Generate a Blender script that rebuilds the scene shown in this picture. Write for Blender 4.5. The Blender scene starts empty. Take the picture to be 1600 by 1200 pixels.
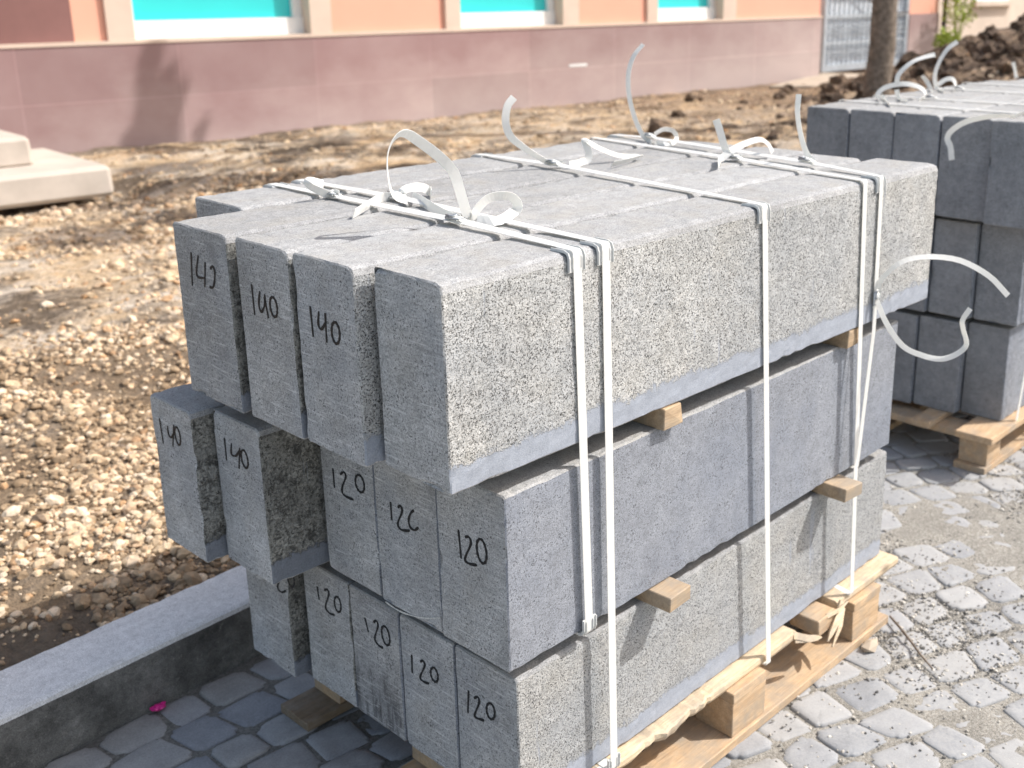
import bpy, math, random
import numpy as np
from mathutils import Vector, Matrix, noise as mnoise
R = math.radians
random.seed(7); rng = np.random.default_rng(7)
sc = bpy.context.scene
COL = sc.collection

# ------------------------------------------------------------------ camera
cam_data = bpy.data.cameras.new('camera'); cam = bpy.data.objects.new('camera', cam_data); COL.objects.link(cam)
CP = Vector((-0.8729, -1.0765, 1.4354))
_r = Vector((0.69333, -0.72053, -0.0117)); _u = Vector((0.21448, 0.19083, 0.9579)); _f = Vector((0.68796, 0.66665, -0.28685))
m = Matrix.Identity(4)
for i in range(3): m[i][0] = _r[i]; m[i][1] = _u[i]; m[i][2] = -_f[i]; m[i][3] = CP[i]
cam.matrix_world = m
cam_data.sensor_width = 36; cam_data.lens = 1714.06 / 1600 * 36
cam_data.shift_x = -89.59 / 1600; cam_data.shift_y = -93.38 / 1600
cam_data.clip_start = .05; cam_data.clip_end = 2000
cam_data.dof.use_dof = True; cam_data.dof.focus_distance = 1.62; cam_data.dof.aperture_fstop = 5.6
sc.camera = cam
# ------------------------------------------------------------------ light
SUN = Vector((0.65, -0.56, 1.0)).normalized()
w = bpy.data.worlds.new('World'); sc.world = w; w.use_nodes = True
nt = w.node_tree; sky = nt.nodes.new('ShaderNodeTexSky'); sky.sky_type = 'NISHITA'; sky.sun_disc = False
sky.sun_elevation = math.asin(SUN.z); sky.sun_rotation = math.atan2(SUN.x, SUN.y); sky.air_density = 1.0; sky.dust_density = 2.5; sky.ozone_density = 1.0
nt.nodes['Background'].inputs[1].default_value = 0.15
hz = nt.nodes.new('ShaderNodeMix'); hz.data_type = 'RGBA'; hz.blend_type = 'MULTIPLY'; hz.inputs[0].default_value = 1
hz.inputs[7].default_value = (1.12, 1.01, .87, 1)   # thin spring haze: a whiter sky than the clear-air model gives
nt.links.new(sky.outputs[0], hz.inputs[6]); nt.links.new(hz.outputs[2], nt.nodes['Background'].inputs[0])
sd = bpy.data.lights.new('sun', 'SUN'); sd.energy = 3.1; sd.angle = R(.48); sd.color = (1, .975, .94)
so = bpy.data.objects.new('sun', sd); so.rotation_euler = SUN.to_track_quat('Z', 'Y').to_euler(); so.location = (5, -5, 12); COL.objects.link(so)
sc.view_settings.view_transform = 'Standard'; sc.view_settings.look = 'None'; sc.view_settings.gamma = 1; sc.view_settings.exposure = 0.68
sc.render.engine = 'CYCLES'

BLOCKS={"T0":[0.11,0.69,0.178,1.205,0.778,0.301,-0.3854],"T1":[-0.0333,0.4935,0.178,1.393,0.778,0.301,-0.3854],"T2":[-0.0278,0.3225,0.1535,1.4,0.778,0.301,-0.3854],"T3":[-0.0242,0.1628,0.1539,1.368,0.778,0.301,-0.3854],"T5":[0.0,0.0,0.15,1.378,0.778,0.301,-0.3854],"M1":[-0.0331,0.6635,0.152,1.4,0.443,0.296,0.6749],"M2":[0.0033,0.501,0.1535,1.4,0.443,0.296,0.6749],"M3":[0.1097,0.331,0.155,1.2,0.443,0.296,0.6749],"M4":[0.106,0.164,0.162,1.2,0.443,0.296,0.6749],"M5":[0.1027,0.003,0.158,1.2013,0.443,0.296,0.6749],"B1":[0.105,0.6265,0.155,1.2,0.146,0.267,0.8223],"B2":[0.1287,0.458,0.148,1.2,0.146,0.267,0.8223],"B3":[0.1287,0.3125,0.143,1.2,0.146,0.267,0.8223],"B4":[0.1287,0.166,0.144,1.2,0.146,0.267,0.8223],"B5":[0.1287,0.0158,0.148,1.2042,0.146,0.267,0.8223]}
MARKS={"T1":[[[0.1193,0.2568],[0.1282,0.1982]],[[0.0958,0.255],[0.1081,0.2193],[0.0799,0.2196]],[[0.074,0.2471],[0.0845,0.2036]],[[0.059,0.2382],[0.0494,0.244],[0.045,0.2352],[0.0496,0.2183],[0.0571,0.2073],[0.0678,0.2065]]],"T2":[[[0.1117,0.2318],[0.1111,0.182]],[[0.0883,0.2246],[0.0952,0.2017],[0.0894,0.1914],[0.0776,0.205],[0.0747,0.2219]],[[0.076,0.2145],[0.0699,0.1848]],[[0.0552,0.2211],[0.0588,0.2177],[0.0611,0.2123],[0.0617,0.2058],[0.0606,0.1994],[0.0579,0.1942],[0.0541,0.1911],[0.0499,0.1907],[0.0459,0.1929],[0.043,0.1975],[0.0415,0.2035],[0.0417,0.21],[0.0437,0.2159],[0.047,0.2201],[0.051,0.222],[0.0552,0.2211]]],"T3":[[[0.1139,0.2249],[0.112,0.1785]],[[0.0918,0.2213],[0.0956,0.2001],[0.0879,0.1953],[0.0764,0.2074]],[[0.0753,0.2221],[0.0772,0.177]],[[0.0546,0.2122],[0.0584,0.2087],[0.061,0.203],[0.062,0.1963],[0.0613,0.1897],[0.0589,0.1843],[0.0553,0.1811],[0.0511,0.1807],[0.0471,0.183],[0.0439,0.1878],[0.0421,0.194],[0.0419,0.2008],[0.0435,0.2069],[0.0465,0.2112],[0.0504,0.2131],[0.0546,0.2122]]],"M1":[[[0.1197,0.2557],[0.1171,0.2061]],[[0.0914,0.2474],[0.0906,0.2306],[0.0791,0.2288],[0.0642,0.2466]],[[0.0655,0.2562],[0.0797,0.2109]],[[0.0599,0.2536],[0.063,0.2495],[0.0649,0.2434],[0.0652,0.2362],[0.0639,0.2294],[0.0611,0.2239],[0.0574,0.2209],[0.0535,0.2208],[0.0499,0.2236],[0.0473,0.2288],[0.0463,0.2356],[0.0468,0.2427],[0.0489,0.2489],[0.0521,0.2533],[0.056,0.2549],[0.0599,0.2536]]],"M2":[[[0.1167,0.2507],[0.1175,0.2075]],[[0.0937,0.2467],[0.0978,0.2255],[0.0827,0.2262],[0.0696,0.2397]],[[0.0665,0.2454],[0.0763,0.2037]],[[0.0586,0.2437],[0.062,0.2398],[0.0639,0.2339],[0.0641,0.2271],[0.0625,0.2205],[0.0593,0.2153],[0.0552,0.2125],[0.0508,0.2124],[0.0469,0.2152],[0.0442,0.2202],[0.0432,0.2267],[0.0439,0.2335],[0.0463,0.2394],[0.05,0.2435],[0.0543,0.245],[0.0586,0.2437]]],"M3":[[[0.1164,0.2069],[0.1164,0.1703]],[[0.0954,0.2023],[0.0842,0.2099],[0.0795,0.2023],[0.0927,0.1777],[0.0895,0.1653],[0.0617,0.165]],[[0.044,0.2167],[0.0482,0.2129],[0.0508,0.2072],[0.0515,0.2006],[0.0499,0.1943],[0.0465,0.1894],[0.0418,0.1867],[0.0367,0.1867],[0.032,0.1893],[0.0285,0.1942],[0.0269,0.2004],[0.0274,0.207],[0.0299,0.2127],[0.034,0.2166],[0.039,0.218],[0.044,0.2167]]],"M4":[[[0.1177,0.1981],[0.1176,0.165]],[[0.0989,0.1939],[0.0917,0.1997],[0.0882,0.1905],[0.1016,0.1641],[0.0931,0.1559],[0.0709,0.1619]],[[0.057,0.2031],[0.0658,0.1945],[0.0719,0.181],[0.0696,0.1692],[0.0583,0.1673],[0.0479,0.1755]]],"M5":[[[0.1056,0.2084],[0.1021,0.1603]],[[0.0908,0.201],[0.0818,0.2041],[0.0781,0.1936],[0.093,0.1636],[0.0852,0.1583],[0.0658,0.1622]],[[0.059,0.2087],[0.0624,0.204],[0.0643,0.1969],[0.0644,0.1887],[0.0626,0.1807],[0.0593,0.1745],[0.055,0.171],[0.0505,0.1709],[0.0466,0.1742],[0.0439,0.1803],[0.0429,0.188],[0.0437,0.1962],[0.0463,0.2034],[0.0502,0.2084],[0.0546,0.2102],[0.059,0.2087]]],"B1":[[[0.0439,0.2336],[0.0434,0.1947]],[[0.0317,0.2257],[0.0192,0.2345],[0.014,0.2254],[0.0348,0.1924],[0.0226,0.1845],[0.0056,0.194]],[[-0.0131,0.2423],[-0.0092,0.2381],[-0.0067,0.232],[-0.0059,0.2251],[-0.0071,0.2187],[-0.01,0.2138],[-0.0141,0.2112],[-0.0187,0.2115],[-0.023,0.2146],[-0.0263,0.2199],[-0.0279,0.2265],[-0.0277,0.2333],[-0.0256,0.2391],[-0.0221,0.2429],[-0.0176,0.244],[-0.0131,0.2423]]],"B2":[[[0.1002,0.2221],[0.0976,0.1943]],[[0.0772,0.2229],[0.0662,0.2285],[0.0633,0.2188],[0.0777,0.1872],[0.0664,0.1788],[0.0496,0.1816]],[[0.04,0.2238],[0.0436,0.2197],[0.0458,0.2138],[0.0463,0.2071],[0.0451,0.2008],[0.0423,0.196],[0.0385,0.1935],[0.0342,0.1938],[0.0303,0.1968],[0.0274,0.202],[0.026,0.2084],[0.0263,0.215],[0.0284,0.2206],[0.0317,0.2243],[0.0359,0.2254],[0.04,0.2238]]],"B3":[[[0.0977,0.2156],[0.09,0.1892]],[[0.0721,0.2164],[0.0639,0.2237],[0.0592,0.2146],[0.0716,0.1845],[0.0614,0.1744],[0.0483,0.1748]],[[0.0441,0.2207],[0.0475,0.2159],[0.0493,0.2091],[0.0491,0.2014],[0.0471,0.1941],[0.0435,0.1885],[0.0389,0.1857],[0.0342,0.186],[0.0303,0.1895],[0.0277,0.1954],[0.0269,0.2028],[0.028,0.2104],[0.0309,0.2169],[0.035,0.2212],[0.0397,0.2226],[0.0441,0.2207]]],"B4":[[[0.1126,0.1967],[0.1143,0.1601]],[[0.0897,0.1929],[0.0824,0.1988],[0.0779,0.1907],[0.0921,0.1625],[0.0857,0.1566],[0.0691,0.1592]],[[0.0571,0.1963],[0.0602,0.1927],[0.0622,0.1876],[0.0625,0.182],[0.0612,0.1767],[0.0585,0.1728],[0.0548,0.1709],[0.0508,0.1713],[0.0472,0.1739],[0.0447,0.1784],[0.0435,0.1839],[0.0441,0.1894],[0.0461,0.1941],[0.0493,0.1971],[0.0532,0.1978],[0.0571,0.1963]]],"B5":[[[0.1156,0.1941],[0.1199,0.1501]],[[0.1028,0.186],[0.0931,0.1926],[0.0905,0.1829],[0.1029,0.1535],[0.0945,0.1509],[0.0796,0.1546]],[[0.0666,0.1937],[0.07,0.1897],[0.0722,0.1841],[0.0728,0.1778],[0.0718,0.172],[0.0691,0.1676],[0.0655,0.1655],[0.0614,0.1659],[0.0576,0.1689],[0.0548,0.1738],[0.0534,0.1799],[0.0536,0.186],[0.0555,0.1912],[0.0586,0.1945],[0.0626,0.1954],[0.0666,0.1937]]],"M4s":[[[0.1498,-0.0003],[0.1254,-0.0028],[0.0976,-0.0013],[0.0597,0.007],[0.031,0.0171],[0.0027,0.0293]]]}
TAILS={"S1":[[[0.102,0.995,0.0],[[0.2827,0.2591,1.081],[0.293,0.2752,1.0824],[0.2896,0.2755,1.0878],[0.2864,0.2759,1.0934],[0.2833,0.2762,1.0999],[0.2807,0.2765,1.1074],[0.2783,0.2767,1.1157],[0.276,0.2769,1.1243],[0.2736,0.2772,1.1327],[0.2712,0.2774,1.141],[0.269,0.2777,1.1493],[0.2664,0.2779,1.1575],[0.2627,0.2783,1.1651],[0.2582,0.2788,1.1719],[0.253,0.2793,1.1782],[0.2468,0.2799,1.1844],[0.2397,0.2807,1.191],[0.2307,0.2816,1.1986],[0.2204,0.2826,1.2067],[0.21,0.2837,1.2144],[0.2009,0.2846,1.2208],[0.1934,0.2854,1.2261],[0.1868,0.286,1.2307],[0.1808,0.2867,1.234],[0.1752,0.2872,1.2359],[0.1699,0.2878,1.236],[0.1651,0.2883,1.2346],[0.1606,0.2887,1.232],[0.1566,0.2891,1.2288],[0.1527,0.2895,1.2247],[0.1492,0.2899,1.2198],[0.1462,0.2902,1.214],[0.1439,0.2904,1.2076],[0.1423,0.2906,1.2001],[0.1415,0.2907,1.1916],[0.1413,0.2907,1.1828],[0.1416,0.2907,1.1744],[0.1423,0.2906,1.1662],[0.1435,0.2905,1.1578],[0.1455,0.2903,1.1501],[0.1486,0.2899,1.1439],[0.1533,0.2895,1.1397],[0.1593,0.2889,1.1372],[0.1658,0.2882,1.1352],[0.1722,0.2875,1.1329]]],[[0.188,0.982,0.0],[[0.2798,0.2465,1.081],[0.2847,0.2383,1.081],[0.2891,0.2293,1.081],[0.2945,0.2221,1.081],[0.3029,0.2196,1.081],[0.3154,0.2229,1.081],[0.331,0.2305,1.081],[0.3483,0.2411,1.081],[0.3657,0.2531,1.081],[0.3767,0.2594,1.083],[0.38,0.2587,1.0875],[0.3821,0.2583,1.0921],[0.3829,0.2582,1.0964],[0.3821,0.2583,1.1006],[0.3799,0.2587,1.1048],[0.3768,0.2593,1.1086],[0.3733,0.26,1.1117],[0.3695,0.2607,1.1138],[0.3652,0.2616,1.1154],[0.3603,0.2625,1.1164],[0.3549,0.2635,1.117],[0.3486,0.2648,1.1174],[0.3415,0.2661,1.1175],[0.3343,0.2675,1.1171],[0.3279,0.2687,1.1158],[0.3224,0.2698,1.1136],[0.3173,0.2707,1.1105],[0.3126,0.2716,1.107],[0.3081,0.2725,1.1032],[0.304,0.2733,1.099],[0.3003,0.274,1.0943],[0.2967,0.2747,1.0895],[0.293,0.2754,1.0847]]],[[0.07,0.998,0.0],[[0.2755,0.6219,1.081],[0.2789,0.6374,1.081],[0.2764,0.6438,1.0828],[0.2696,0.6443,1.086],[0.2624,0.6448,1.0897],[0.2539,0.6454,1.0944],[0.2444,0.6461,1.0997],[0.2358,0.6467,1.1048],[0.2298,0.6471,1.1091],[0.2268,0.6473,1.1126],[0.2258,0.6474,1.1157],[0.2267,0.6473,1.1178],[0.2293,0.6471,1.1185],[0.2343,0.6468,1.1174],[0.2415,0.6463,1.1146],[0.2496,0.6457,1.1112],[0.2573,0.6452,1.1082]]]],"S2":[[[0.13,0.992,0.0],[[0.3474,0.5164,1.081],[0.3529,0.5296,1.081],[0.3532,0.5361,1.0826],[0.349,0.5367,1.0853],[0.3449,0.5372,1.0872],[0.3413,0.5377,1.0884],[0.338,0.5381,1.089],[0.3342,0.5386,1.0889],[0.329,0.5393,1.0879],[0.3221,0.5402,1.0859],[0.3139,0.5413,1.0829],[0.2996,0.5352,1.081],[0.278,0.5194,1.081],[0.2553,0.5028,1.081],[0.2312,0.4847,1.081],[0.2069,0.4664,1.081],[0.1838,0.4491,1.081]]],[[0.13,0.992,0.0],[[0.3575,0.535,1.081],[0.3569,0.5357,1.0848],[0.3556,0.5358,1.0888],[0.355,0.5359,1.0925],[0.3561,0.5358,1.0954],[0.3597,0.5353,1.0972],[0.3649,0.5346,1.0982],[0.3709,0.5338,1.0987],[0.3766,0.5331,1.0989],[0.3818,0.5324,1.0989],[0.3871,0.5317,1.0986],[0.3922,0.531,1.0979],[0.3969,0.5304,1.0966],[0.4012,0.5299,1.0947],[0.4052,0.5293,1.0922],[0.4087,0.5289,1.0894],[0.4115,0.5285,1.0865],[0.4131,0.5283,1.0833],[0.4096,0.5229,1.081],[0.3973,0.507,1.081],[0.3855,0.4915,1.081]]],[[0.13,0.992,0.0],[[0.3592,0.5126,1.081],[0.3492,0.4894,1.081],[0.3394,0.4669,1.081],[0.3299,0.4446,1.081],[0.3203,0.4222,1.081],[0.3104,0.399,1.081],[0.3003,0.3754,1.081],[0.291,0.3529,1.081],[0.2833,0.3326,1.081],[0.2777,0.3152,1.081],[0.2735,0.2997,1.081],[0.27,0.285,1.081],[0.2663,0.2703,1.081]]]],"S3":[[[0.356,0.935,0.0],[[0.8146,0.5714,1.081],[0.818,0.5833,1.081],[0.8135,0.5874,1.0825],[0.8072,0.5898,1.0847],[0.8007,0.5923,1.0875],[0.794,0.5948,1.0911],[0.7874,0.5974,1.0951],[0.7804,0.6,1.0997],[0.7728,0.6029,1.1048],[0.7643,0.6062,1.1106],[0.7549,0.6097,1.1172],[0.7457,0.6132,1.1239],[0.7374,0.6164,1.1305],[0.73,0.6192,1.1366],[0.723,0.6219,1.1425],[0.717,0.6242,1.1486],[0.7121,0.626,1.155],[0.7084,0.6274,1.1621],[0.7059,0.6284,1.1695],[0.7042,0.629,1.1772],[0.7034,0.6293,1.1848],[0.7035,0.6293,1.1929],[0.7045,0.6289,1.2013],[0.7062,0.6283,1.2093],[0.7084,0.6275,1.2162],[0.7112,0.6264,1.2216],[0.7148,0.625,1.2259],[0.7186,0.6235,1.2298],[0.7223,0.6221,1.2339]]],[[0.273,0.962,0.0],[[0.8168,0.5544,1.081],[0.8284,0.5555,1.081],[0.8394,0.5557,1.081],[0.8518,0.5578,1.081],[0.868,0.5649,1.081],[0.8778,0.5673,1.0832],[0.8825,0.5659,1.0871],[0.8861,0.5649,1.0917],[0.8881,0.5644,1.097],[0.8881,0.5644,1.1034],[0.8862,0.5649,1.1109],[0.8839,0.5656,1.1182],[0.882,0.5661,1.1239],[0.8802,0.5666,1.1283],[0.8781,0.5672,1.1318],[0.8772,0.5675,1.1338],[0.879,0.567,1.1339],[0.8843,0.5654,1.1312],[0.8922,0.5632,1.1262],[0.9017,0.5605,1.1202],[0.912,0.5576,1.1146],[0.9231,0.5544,1.1092],[0.9354,0.5509,1.1036],[0.9485,0.5472,1.0982],[0.9618,0.5435,1.0936],[0.9772,0.5391,1.0902],[0.9943,0.5342,1.0877],[1.0092,0.53,1.0855],[1.0178,0.5276,1.0832],[1.0161,0.5261,1.081],[0.9971,0.5168,1.081],[0.9759,0.509,1.081],[0.9559,0.5026,1.081],[0.9374,0.4978,1.081],[0.9188,0.4947,1.081],[0.9002,0.4922,1.081],[0.882,0.4895,1.081]]]],"S4":[[[0.494,0.869,0.0],[[1.1422,0.3362,1.081],[1.1426,0.3457,1.083],[1.1352,0.3499,1.0863],[1.1283,0.3538,1.0898],[1.1225,0.3571,1.094],[1.1182,0.3595,1.0991],[1.115,0.3614,1.1047],[1.1124,0.3629,1.1108],[1.1098,0.3643,1.1173],[1.1074,0.3657,1.1244],[1.1052,0.3669,1.132],[1.1032,0.3681,1.1398],[1.1011,0.3693,1.1471],[1.0989,0.3705,1.1537],[1.0968,0.3717,1.16],[1.0946,0.3729,1.1662],[1.0925,0.3742,1.1724]]],[[0.336,0.942,0.0],[[1.0104,0.3052,1.081],[1.0364,0.3232,1.081],[1.063,0.342,1.081],[1.0906,0.3608,1.081],[1.098,0.3632,1.0849],[1.1026,0.3615,1.0895],[1.1086,0.3594,1.0941],[1.1154,0.357,1.0985],[1.1229,0.3543,1.1027],[1.1312,0.3513,1.1067],[1.1405,0.348,1.1105],[1.1501,0.3446,1.114],[1.1594,0.3413,1.1169],[1.1687,0.338,1.1194],[1.1781,0.3346,1.1215],[1.1871,0.3315,1.1228],[1.195,0.3286,1.1229],[1.2016,0.3263,1.1214],[1.2074,0.3242,1.1187],[1.2124,0.3224,1.1152],[1.2169,0.3208,1.1114],[1.2207,0.3195,1.1071],[1.2238,0.3184,1.1021],[1.2265,0.3174,1.0969],[1.2294,0.3164,1.0918]]]],"S5":[[[0.503,0.864,0.0],[[1.2414,0.6802,1.083],[1.2609,0.7032,1.083],[1.2688,0.7166,1.0846],[1.2639,0.7194,1.089],[1.2591,0.7223,1.0955],[1.2541,0.7252,1.1044],[1.249,0.7281,1.1152],[1.2441,0.731,1.127],[1.2397,0.7335,1.1394],[1.2357,0.7359,1.1525],[1.2319,0.7381,1.1666],[1.2287,0.7399,1.181],[1.2264,0.7413,1.195],[1.2248,0.7422,1.209],[1.224,0.7427,1.2232],[1.2239,0.7427,1.2368],[1.2247,0.7423,1.2495],[1.2264,0.7413,1.261],[1.229,0.7398,1.2717],[1.2322,0.7379,1.2816],[1.2361,0.7357,1.2906],[1.2407,0.7329,1.2986],[1.2462,0.7298,1.3057],[1.2519,0.7264,1.3123],[1.2575,0.7232,1.3191]]],[[0.262,0.965,0.0],[[1.2483,0.6715,1.083],[1.2437,0.657,1.083],[1.2374,0.6411,1.083],[1.2345,0.6285,1.083],[1.2397,0.6238,1.083],[1.2561,0.6291,1.083],[1.281,0.6418,1.083],[1.3102,0.6593,1.083],[1.3393,0.6792,1.083],[1.3548,0.6913,1.0854],[1.3528,0.6919,1.0911],[1.3491,0.6929,1.0965],[1.3445,0.6941,1.1008],[1.3385,0.6957,1.1039],[1.331,0.6978,1.1062],[1.323,0.7,1.1076],[1.3154,0.702,1.1078],[1.3082,0.704,1.1063],[1.301,0.7059,1.1035],[1.2939,0.7079,1.1001],[1.2868,0.7098,1.097]]],[[0.621,0.784,0.0],[[1.1804,0.1775,1.083],[1.1826,0.185,1.0898],[1.1781,0.1885,1.0975],[1.1738,0.1919,1.1055],[1.17,0.1949,1.114],[1.1668,0.1974,1.1234],[1.1641,0.1996,1.1334],[1.1617,0.2015,1.1436],[1.1595,0.2032,1.1538],[1.1576,0.2048,1.1639],[1.1558,0.2061,1.1741],[1.1545,0.2072,1.1843],[1.1535,0.208,1.1942],[1.1533,0.2082,1.2038],[1.1535,0.208,1.213],[1.1539,0.2076,1.2222],[1.1543,0.2074,1.2314]]],[[0.731,0.682,0.0],[[1.1343,-0.0166,0.8498],[1.1345,-0.0169,0.8538],[1.1347,-0.017,0.8577],[1.1351,-0.0175,0.8617],[1.1362,-0.0186,0.8661],[1.138,-0.0206,0.8708],[1.1403,-0.0231,0.8758],[1.1433,-0.0262,0.8809],[1.1468,-0.03,0.8862],[1.1509,-0.0344,0.892],[1.1555,-0.0393,0.8982],[1.1608,-0.045,0.9041],[1.1669,-0.0516,0.9088],[1.174,-0.0592,0.9125],[1.182,-0.0678,0.9153],[1.1907,-0.0771,0.9171],[1.2001,-0.0872,0.9178],[1.2105,-0.0983,0.9175],[1.2219,-0.1105,0.9161],[1.2335,-0.123,0.9135],[1.2447,-0.1351,0.9093],[1.2557,-0.1468,0.903],[1.2666,-0.1586,0.895],[1.2771,-0.1698,0.886],[1.2867,-0.1801,0.8766],[1.2949,-0.1889,0.8667],[1.3022,-0.1967,0.856],[1.3091,-0.2041,0.8451],[1.3162,-0.2117,0.8342]]],[[0.731,0.682,0.0],[[1.1336,-0.0159,0.8252],[1.1373,-0.0199,0.8132],[1.1409,-0.0237,0.8011],[1.1448,-0.0279,0.789],[1.1494,-0.0328,0.7769],[1.1549,-0.0387,0.764],[1.1611,-0.0454,0.7507],[1.1677,-0.0525,0.7382],[1.1744,-0.0597,0.7278],[1.1813,-0.067,0.7202],[1.1884,-0.0747,0.7146],[1.1956,-0.0824,0.7103],[1.2028,-0.09,0.7065],[1.2099,-0.0977,0.7029],[1.217,-0.1053,0.7001],[1.224,-0.1128,0.6982],[1.2305,-0.1198,0.6977],[1.2366,-0.1264,0.6989],[1.2425,-0.1326,0.7014],[1.2478,-0.1384,0.7049],[1.2525,-0.1434,0.7088],[1.2567,-0.1479,0.7131],[1.2604,-0.1519,0.718],[1.2633,-0.155,0.7235],[1.2648,-0.1566,0.7298],[1.2644,-0.1561,0.7373],[1.2624,-0.1541,0.7458],[1.26,-0.1515,0.7544],[1.2583,-0.1496,0.7619],[1.2572,-0.1484,0.7678],[1.2562,-0.1474,0.7727],[1.2557,-0.1469,0.7775],[1.2561,-0.1473,0.7827],[1.2576,-0.1489,0.7886],[1.26,-0.1515,0.7948],[1.2627,-0.1544,0.8011],[1.2653,-0.1572,0.8074]]]],"Q1":[[[0.701,0.713,0.0],[[2.4776,0.7336,1.087],[2.5364,0.7693,1.087],[2.593,0.8044,1.0874],[2.5909,0.8065,1.0939],[2.591,0.8064,1.1003],[2.5935,0.8039,1.107],[2.5979,0.7996,1.1139],[2.604,0.7936,1.1203],[2.6116,0.7861,1.1255],[2.6215,0.7764,1.1297],[2.6335,0.7645,1.133],[2.6462,0.7521,1.135],[2.6579,0.7406,1.1353],[2.669,0.7296,1.1334],[2.6801,0.7187,1.1297],[2.6901,0.7089,1.1248],[2.6979,0.7012,1.1196],[2.7033,0.6959,1.1136],[2.7069,0.6924,1.1066],[2.7087,0.6906,1.0996],[2.7088,0.6905,1.0937],[2.7066,0.6927,1.0892],[2.6885,0.6901,1.087],[2.6507,0.6789,1.087],[2.6124,0.6666,1.087]]],[[0.701,0.713,0.0],[[2.3814,0.6451,1.087],[2.4329,0.678,1.087],[2.4877,0.713,1.087],[2.5412,0.7473,1.087],[2.5886,0.7778,1.087],[2.6061,0.7915,1.089],[2.6036,0.794,1.0922],[2.6013,0.7962,1.095],[2.5989,0.7986,1.098]]],[[0.701,0.713,0.0],[[2.636,0.7621,1.1357],[2.6366,0.7616,1.1441],[2.6367,0.7614,1.1525],[2.6376,0.7605,1.1609],[2.6405,0.7577,1.1696],[2.646,0.7523,1.1792],[2.6534,0.745,1.1895],[2.6616,0.7369,1.1991],[2.6695,0.7291,1.2071],[2.6771,0.7217,1.2128],[2.6849,0.714,1.2171],[2.6925,0.7065,1.2204],[2.6997,0.6995,1.2234],[2.7061,0.6931,1.2259],[2.7122,0.6872,1.2279],[2.7181,0.6814,1.2295],[2.724,0.6756,1.2313]]],[[0.701,0.713,0.0],[[2.5502,0.6736,1.087],[2.5673,0.6903,1.087],[2.5814,0.706,1.087],[2.6019,0.7246,1.087],[2.6387,0.7501,1.087],[2.642,0.7562,1.0926],[2.6402,0.758,1.1003],[2.6387,0.7594,1.1085],[2.6371,0.7611,1.1165]]]],"Q2":[[[0.711,0.703,0.0],[[2.959,0.7441,1.087],[2.9972,0.7705,1.087],[3.0308,0.7953,1.087],[3.042,0.8087,1.09],[3.0377,0.813,1.0969],[3.0347,0.816,1.1068],[3.0326,0.8182,1.119],[3.0314,0.8193,1.1323],[3.0315,0.8192,1.1454],[3.0331,0.8177,1.1586],[3.0359,0.8148,1.1723],[3.0395,0.8111,1.1857],[3.0433,0.8073,1.1979],[3.0472,0.8034,1.2088],[3.0514,0.7991,1.219],[3.056,0.7945,1.2281],[3.0608,0.7896,1.2363],[3.0659,0.7845,1.243],[3.0714,0.7789,1.2484],[3.077,0.7733,1.2534],[3.0825,0.7677,1.2585]]],[[0.711,0.703,0.0],[[3.0422,0.8085,1.106],[3.0469,0.8037,1.111],[3.0516,0.7989,1.1162],[3.0564,0.7941,1.1209],[3.061,0.7894,1.1242],[3.0659,0.7845,1.1259],[3.0709,0.7794,1.1266],[3.0755,0.7748,1.1259],[3.0794,0.7709,1.1238],[3.0824,0.7678,1.1196],[3.0849,0.7653,1.1135],[3.0866,0.7635,1.1068],[3.0875,0.7627,1.1006],[3.0871,0.7631,1.0952],[3.0856,0.7645,1.09],[3.0607,0.7556,1.087],[3.0022,0.7308,1.087]]],[[0.711,0.703,0.0],[[2.9577,0.7925,1.087],[3.023,0.8279,1.0885],[3.0207,0.8302,1.0961],[3.0182,0.8327,1.1037],[3.0152,0.8357,1.1111],[3.0115,0.8394,1.1183],[3.0073,0.8437,1.1253],[3.003,0.8481,1.1322],[2.9987,0.8524,1.1391]]]],"Q3":[[[1.0,0.004,0.0],[[2.405,0.15,1.096],[2.33,0.13,1.112],[2.25,0.15,1.115],[2.1855,0.1666,1.1013],[2.1855,0.18,1.1019],[2.1854,0.1935,1.1017],[2.1854,0.2069,1.1008],[2.1853,0.2204,1.0994],[2.1853,0.2339,1.0973],[2.1852,0.2474,1.0948],[2.1852,0.2614,1.0916],[2.1851,0.2756,1.0879],[2.185,0.2893,1.0836],[2.185,0.3019,1.0787],[2.1849,0.3135,1.0728],[2.1849,0.3243,1.0661],[2.1849,0.3338,1.0591],[2.1848,0.3415,1.0523],[2.1848,0.3472,1.046],[2.1848,0.3513,1.0398],[2.1848,0.3538,1.0337],[2.1848,0.3547,1.0275],[2.1848,0.3534,1.0216],[2.1848,0.35,1.0158],[2.1848,0.3459,1.0097],[2.1848,0.3427,1.0027],[2.1848,0.3406,0.9944],[2.1848,0.3388,0.9852],[2.1848,0.3372,0.9757],[2.1849,0.3355,0.9663]]]],"Q4":[[[0.798,0.603,0.0],[[4.4901,1.1132,1.0317],[4.4887,1.115,1.0406],[4.4873,1.1168,1.0495],[4.4859,1.1187,1.0585],[4.4843,1.1208,1.0677],[4.4825,1.1231,1.0772],[4.4806,1.1257,1.087],[4.4786,1.1283,1.0968],[4.4766,1.1309,1.1066]]]]}

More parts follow.
